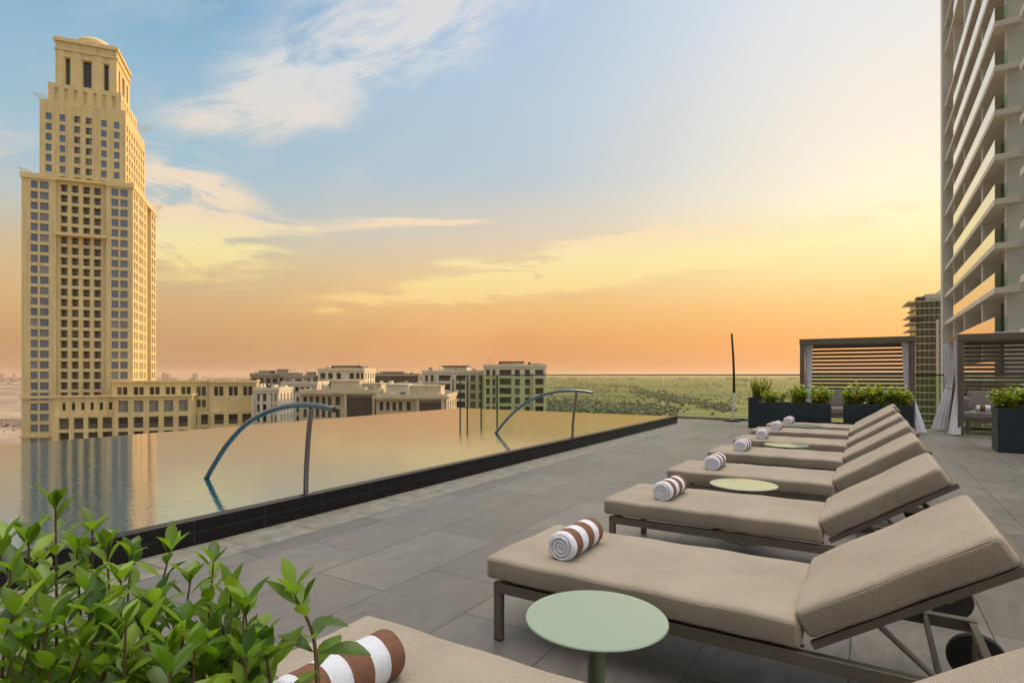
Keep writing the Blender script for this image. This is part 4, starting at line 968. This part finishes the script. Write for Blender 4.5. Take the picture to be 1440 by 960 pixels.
def leaf(mb, base, dirv, nrm, L, wd, curl=.25, fold=.35, mi=0, n=5):
    d = Vector(dirv).normalized(); nn = Vector(nrm); nn = (nn - d*nn.dot(d))
    if nn.length < 1e-4: nn = d.orthogonal()
    nn.normalize(); s = d.cross(nn).normalized(); b = Vector(base); i0 = len(mb.v)
    prof = (.08,.42,.82,1.0,.90,.52,.02) if n == 5 else (.12,1.,.9,.05)
    p = b.copy(); dd = d.copy(); k = len(prof)-1
    for j, q in enumerate(prof):
        hw = wd*.5*q; up = nn*(hw*fold)
        mb.v += [tuple(p - s*hw + up), tuple(p), tuple(p + s*hw + up)]
        step = L/k; ang = -curl/k; dn = (dd*math.cos(ang) + nn*math.sin(ang)).normalized(); nn = (nn*math.cos(ang) - dd*math.sin(ang)).normalized(); dd = dn; p = p + dd*step
    for j in range(k):
        a = i0+3*j
        mb.f.append((a, a+1, a+4, a+3)); mb.mi.append(mi); mb.f.append((a+1, a+2, a+5, a+4)); mb.mi.append(mi)
def bush(name, lab, loc, rx, ry, h, nst, seed, flowers=0, size=.07, nl=12, group=None):
    rg_ = random.Random(seed); r = thing(name, lab, 'plant', loc, 0, group); ms, ml, mf = MB(), MB(), MB()
    for i in range(nst):
        a = rg_.uniform(0, 6.283); q = math.sqrt(rg_.random()); b = Vector((rx*q*math.cos(a)*.6, ry*q*math.sin(a)*.6, 0)); tp = Vector((b.x*1.7+rg_.uniform(-.05,.05), b.y*1.7+rg_.uniform(-.04,.04), h*rg_.uniform(.55,1.)*(1-.25*q)))
        pts = spline([b, (b+tp)*.5+Vector((rg_.uniform(-.03,.03), rg_.uniform(-.03,.03), .02)), tp], 3); ms.tube(pts, .004, 4)
        for k in range(nl):
            t = (k+1.5)/(nl+.5); j = min(len(pts)-1, int(t*(len(pts)-1))); p = pts[j]; g = k*2.4+rg_.uniform(0,1); el = rg_.uniform(-.1,.9)
            leaf(ml, p, (math.cos(g)*math.cos(el), math.sin(g)*math.cos(el), math.sin(el)), (0,0,1), size*rg_.uniform(.7,1.25), size*rg_.uniform(.38,.55), .5, .3, n=3)
    for i in range(flowers):
        c_ = Vector((rg_.uniform(-rx,rx)*.7, -ry*.8+rg_.uniform(-.03,.05), h*rg_.uniform(.25,.5)))
        for k in range(14):
            g = rg_.uniform(0,6.28); el = rg_.uniform(-.6,1.2); leaf(mf, c_, (math.cos(g)*math.cos(el), math.sin(g)*math.cos(el), math.sin(el)), (0,0,1), .045, .035, .3, .2, n=3)
    ms.build('stem', M_stem, r); ml.build('foliage', M_leaf2, r, smooth=True, angle=180)
    if flowers: mf.build('flower', M_flow, r)
    return r
zS = PH-.06
bush('bushy_plant', 'fine-leaved green bush in the set-back planter at the left end', (-2.25,15.2,zS), .32, .25, 0.636, 74, 1, 1, 0.063, 14)
bush('bushy_plant', 'yellow-green plant at the left end of the long left planter', (-1.62,12.72,zS), .24, .2, 0.369, 37, 2, 0, 0.086)
bush('bushy_plant', 'green plant in the middle of the long left planter', (-1.18,12.72,zS), .2, .2, 0.472, 37, 3, 1, 0.098)
bush('bushy_plant', 'green plant with a yellow flower at the right end of the long left planter', (-.80,12.72,zS), .2, .2, 0.462, 44, 4, 2, 0.092)
bush('bushy_plant', 'plant with a yellow flower at the left end of the right-hand planter', (-.20,12.72,zS), .22, .2, 0.492, 47, 5, 2, 0.092)
bush('bushy_plant', 'dense plant in the middle of the right-hand planter', (.16,12.72,zS), .24, .2, 0.472, 51, 6, 0, 0.092)
bush('bushy_plant', 'plant with a yellow flower at the right end of the right-hand planter', (.50,12.72,zS), .2, .2, 0.472, 44, 7, 2, 0.092)
bush('bushy_plant', 'leafy bush in the planter at the right edge of the picture', (2.05,12.72,zS), .26, .22, 0.472, 68, 8, 0, 0.081, 13)
bush('bushy_plant', 'leafy bush behind the right-edge plant, half out of the picture', (2.45,12.72,zS), .26, .22, 0.513, 61, 9, 0, 0.081, 13)

# ------------------------------------------------------------------ cabanas
def cabana(lab, x0, x1, yf, yb, h=2.17):
    r = thing('cabana', lab, 'cabana', (x0, yf, 0), 0, 'louvred cabanas along the fence'); Wd, Dp = x1-x0, yb-yf; t = .10
    for x in (0, Wd-t):
        for y in (0, Dp-t): m = MB(); m.bbox(x, x+t, y, y+t, .012, h-.14, .004); m.build('post', M_cab, r)
    m = MB(); m.bbox(-.01, Wd+.01, -.01, t, h-.138, h, .004); m.bbox(-.01, Wd+.01, Dp-t, Dp+.01, h-.138, h, .004); m.bbox(-.01, t, t+.002, Dp-t-.002, h-.138, h, .004); m.bbox(Wd-t, Wd+.01, t+.002, Dp-t-.002, h-.138, h, .004); m.build('roof_frame', M_cab, r)
    m = MB(); n = 12
    for i in range(n): y = t+.03+(Dp-2*t-.06)*i/(n-1); m.box(t+.002, Wd-t-.002, y-.012, y+.012, h-.11, h-.03, 0)
    m.build('roof_louvres', M_cab, r)
    m = MB(); z = .32
    while z < h-.17: m.box(t+.003, Wd-t-.003, Dp-.07, Dp-.045, z, z+.066, 0, None); z += .098
    (m.box(Wd*.72, Wd*.72+.05, Dp-.044, Dp-.012, .1, h-.14) if x0 > 1 else None)
    m.build('slatted_back', M_cab, r)
    m = MB(); m.bbox(-.02, Wd+.02, -.25, -.02, .003, .010, .002); m.build('threshold', M_cab, r)
    return r
def curtain(parent, top, bot, tie_z, h, r_top, r_tie, r_bot, seed, lean=(0,0)):
    rg_ = random.Random(seed); m = MB(); seg, n = 44, 26; ph = rg_.uniform(0,6); rings = []
    for i in range(n+1):
        z = .03+(h-.03)*i/n
        if z > tie_z: q = ((z-tie_z)/(h-tie_z)); rr = r_tie+(r_top-r_tie)*(q**.65); cx = Vector(tie).lerp(Vector(top), q) if False else None
        else: q = ((tie_z-z)/tie_z); rr = r_tie+(r_bot-r_tie)*(q**.8)
        c = Vector((top[0], top[1])) if z > tie_z else Vector((top[0], top[1])).lerp(Vector((bot[0], bot[1])), q)
        i0 = len(m.v)
        for k in range(seg):
            g = 2*math.pi*k/seg; s = rr*(1+.24*math.sin(9*g+ph+z*.6)+.08*math.sin(4*g+ph*2-z))
            m.v.append((c.x+s*math.cos(g)*1.15, c.y+s*math.sin(g)*.75, z))
        rings.append(i0)
    for a, b in zip(rings, rings[1:]):
        for k in range(seg): m.f.append((a+k, a+(k+1)%seg, b+(k+1)%seg, b+k)); m.mi.append(0)
    o = m.build('curtain', M_curt, parent, smooth=True, angle=180)
    m = MB(); m.lathe([(r_tie*1.3,tie_z-.025),(r_tie*1.36,tie_z),(r_tie*1.3,tie_z+.025)], 24, (top[0], top[1], 0)); m.build('tie_band', M_white, o, smooth=True)
def daybed(name, lab, x0, x1, y0, y1, tn):
    r = thing(name, lab, 'daybed', (x0, y0, 0), 0, 'daybeds in the cabanas'); Wd, Dp = x1-x0, y1-y0
    m = MB(); m.bbox(0, Wd, 0, Dp, .26, .34, .006); m.build('base', M_cab, r)
    for x in (.03, Wd-.09):
        for y in (.03, Dp-.09): m = MB(); m.bbox(x, x+.06, y, y+.06, .012, .259, .004); m.build('leg', M_cab, r)
    m = MB(); m.rbox(.01, Wd-.01, .01, Dp-.01, .342, .50, .04, 4, 14, 8, puff=.012); m.build('mattress', M_cush, r, smooth=True, angle=75)
    n = 3; wq = (Wd-.30)/n
    for i in range(n):
        Mx = T(.15+wq*i, Dp-.30, .505) @ Matrix.Rotation(R(-16), 4, 'X'); m = MB(); m.rbox(.008, wq-.008, 0, .15, 0, .46, .05, 4, 6, 4, M=Mx); m.build('back_cushion', M_cush, r, smooth=True, angle=75)
    for s_ in (0, 1):
        m = MB(); xx = .02 if s_ == 0 else Wd-.14; m.rbox(xx, xx+.12, .25, Dp-.33, .505, .80, .045, 4, 4, 6); m.build('side_cushion', M_cush, r, smooth=True, angle=75)
    return r
CB = [cabana('brown louvred cabana left of the gap, backed by open sky', -1.40, .90, 15.50, 16.98), cabana('brown louvred cabana cut by the right edge, backed by the high-rise', 1.64, 3.95, 15.35, 16.98)]
c1, c2 = CB
curtain(c1, (2.165,.14), (2.40,.04), 1.03, 2.03, .075, .035, .085, 1); curtain(c1, (.18,.18), (.16,.2), 1.03, 2.03, .065, .04, .09, 2)
curtain(c2, (.015,.15), (-.05,.02), 1.03, 2.03, .055, .03, .085, 4); curtain(c2, (-.02,1.35), (-.22,1.25), 1.03, 2.03, .085, .045, .11, 5)
daybed('daybed', 'grey cushioned daybed inside the left cabana, glimpsed between two planters', -1.22, .72, 15.85, 16.86, 1)
daybed('daybed', 'grey cushioned daybed inside the right cabana', 1.80, 3.78, 15.75, 16.86, 2)
dt = make_towel('rolled_towel', 'striped rolled towel on the left cabana daybed, seen between the planters', 'striped towels rolled on the daybeds', 9)
dt.location = (-.33, 15.98, .512); dt.rotation_euler = (0,0,R(-90))
d2 = dup(dt, (2.02, 15.90, .512), 'striped rolled towel lying along the right cabana daybed', R(-90)); d2.scale = (1.,1.35,1.)

# ------------------------------------------------------------------ the shrub in the near corner
planter(-1.80, -.66, .02, .68, .52, 'dark planter holding the leafy shrub in the near corner', None)
def shrub(name, lab, stems, seed, loc, nl=(10,16), size=.064, yellow=.006):
    rg_ = random.Random(seed); r = thing(name, lab, 'shrub', loc, 0); ms, ml = MB(), MB(); L0 = Vector(loc)
    for (base, tip) in stems:
        b, tpt = Vector(base)-L0, Vector(tip)-L0
        mid = (b+tpt)*.5+Vector((rg_.uniform(-.03,.03), rg_.uniform(-.03,.03), .0)); pts = spline([b, mid, tpt], 7)
        ms.tube(pts, [.0042-.0026*i/len(pts) for i in range(len(pts))], 6)
        ln = sum((q-p).length for p, q in zip(pts, pts[1:])); n = int(ln/.022); g0 = rg_.uniform(0,6.28)
        for k in range(n):
            t = (k+.5)/n
            if t < .12: continue
            u = t*(len(pts)-1); j = int(u); p = pts[j].lerp(pts[min(j+1, len(pts)-1)], u-j)
            for q in range(2):
                if rg_.random() < .18: continue
                g = g0+k*1.57+q*3.14+rg_.uniform(-.4,.4); el = rg_.uniform(.15,.75)+.55*t**3
                s_ = size*rg_.uniform(.75,1.2)*(1-.25*t**4); ax = (math.cos(g)*math.cos(el), math.sin(g)*math.cos(el), math.sin(el))
                pet = p+Vector(ax)*.006
                leaf(ml, pet, ax, (rg_.uniform(-.25,.25), rg_.uniform(-.25,.25), 1), s_, s_*rg_.uniform(.36,.46), rg_.uniform(-.2,.8), rg_.uniform(.2,.5), 1 if rg_.random() < yellow else 0)
        for q in range(3):                                               # upright pair at the tip
            g = g0+q*2.1+rg_.uniform(-.3,.3); el = rg_.uniform(.65,1.2); leaf(ml, pts[-1], (math.cos(g)*math.cos(el), math.sin(g)*math.cos(el), math.sin(el)), (-math.cos(g), -math.sin(g), .6), size*rg_.uniform(.65,1.0), size*.34, rg_.uniform(-.2,.4), .45)
    ms.build('stem', M_stem, r, smooth=True); ml.build('foliage', [M_leaf, M_leafy], r, smooth=True, angle=180)
    return r
def tip_at(px, py, d): q = ray(px, d); return Vector((q.x, q.y, zat(py, d)))
tips = [(78,712,1.12),(40,762,1.05),(150,770,1.12),(108,775,1.2),(15,800,.98),(185,780,1.18),(240,772,1.12),(300,792,1.08),(62,830,.92),(120,830,1.0),(170,815,1.05),(215,850,1.0),(268,815,1.02),(325,832,1.02),
        (20,865,.85),(90,872,.88),(150,880,.9),(205,890,.92),(262,880,.94),(310,870,.98),(345,860,1.0),(45,905,.82),(115,915,.84),(180,920,.86),(240,915,.9),(292,905,.94),(340,900,.96),(15,930,.8),(70,945,.8),(140,950,.82),(210,950,.86),(275,945,.9),(320,940,.94),(365,905,.98),(5,760,1.05),(130,745,1.22),(60,790,1.2)]
st = []; rg = random.Random(5)
for (px, py, d) in tips:
    tp = tip_at(px, py, d); b = Vector((tp.x+rg.uniform(-.07,.07), min(tp.y+rg.uniform(-.10,.02), .62), .46)); st.append((b, tp))
for _ in range(34):                                                     # low side shoots that fill the mass
    px, py, d = rg.uniform(0, 375), rg.uniform(850, 985), rg.uniform(.80, 1.12); py = max(py, 835+(px-330)*.5)
    tp = tip_at(px, py, d); st.append((Vector((tp.x+rg.uniform(-.06,.06), min(tp.y+rg.uniform(-.08,.04), .64), .44)), tp))
shrub('leafy_shrub', 'dense bright green broad-leaved shrub filling the near left corner', st, 21, (-1.2,.4,.46))
sp_ = []
for (px, py, d, bx, by) in ((412,832,1.0,448,975), (375,925,.96,390,1010)):
    tp = tip_at(px, py, d); bq = tip_at(bx, by, d*.97); sp_.append((bq, tp))
shrub('leafy_sprig', 'separate green leafy sprig rising in front of the nearest rolled towel', sp_, 8, tuple(sp_[0][0]), size=.080, yellow=0)

# ------------------------------------------------------------------ haze over the plain
mb = MB(); mb.box(-65000, 65000, -65000, 65000, G-1, 128)
hz = bpy.data.materials.new('haze'); hz.use_nodes = True; t = hz.node_tree; t.nodes.clear()
pv = t.nodes.new('ShaderNodeVolumePrincipled'); pv.inputs['Color'].default_value = (.72,.55,.41,1); pv.inputs['Density'].default_value = .000085; pv.inputs['Anisotropy'].default_value = .3
ot = t.nodes.new('ShaderNodeOutputMaterial'); t.links.new(pv.outputs[0], ot.inputs['Volume'])
ho = mb.build('haze', hz); tag(ho, kind='stuff')
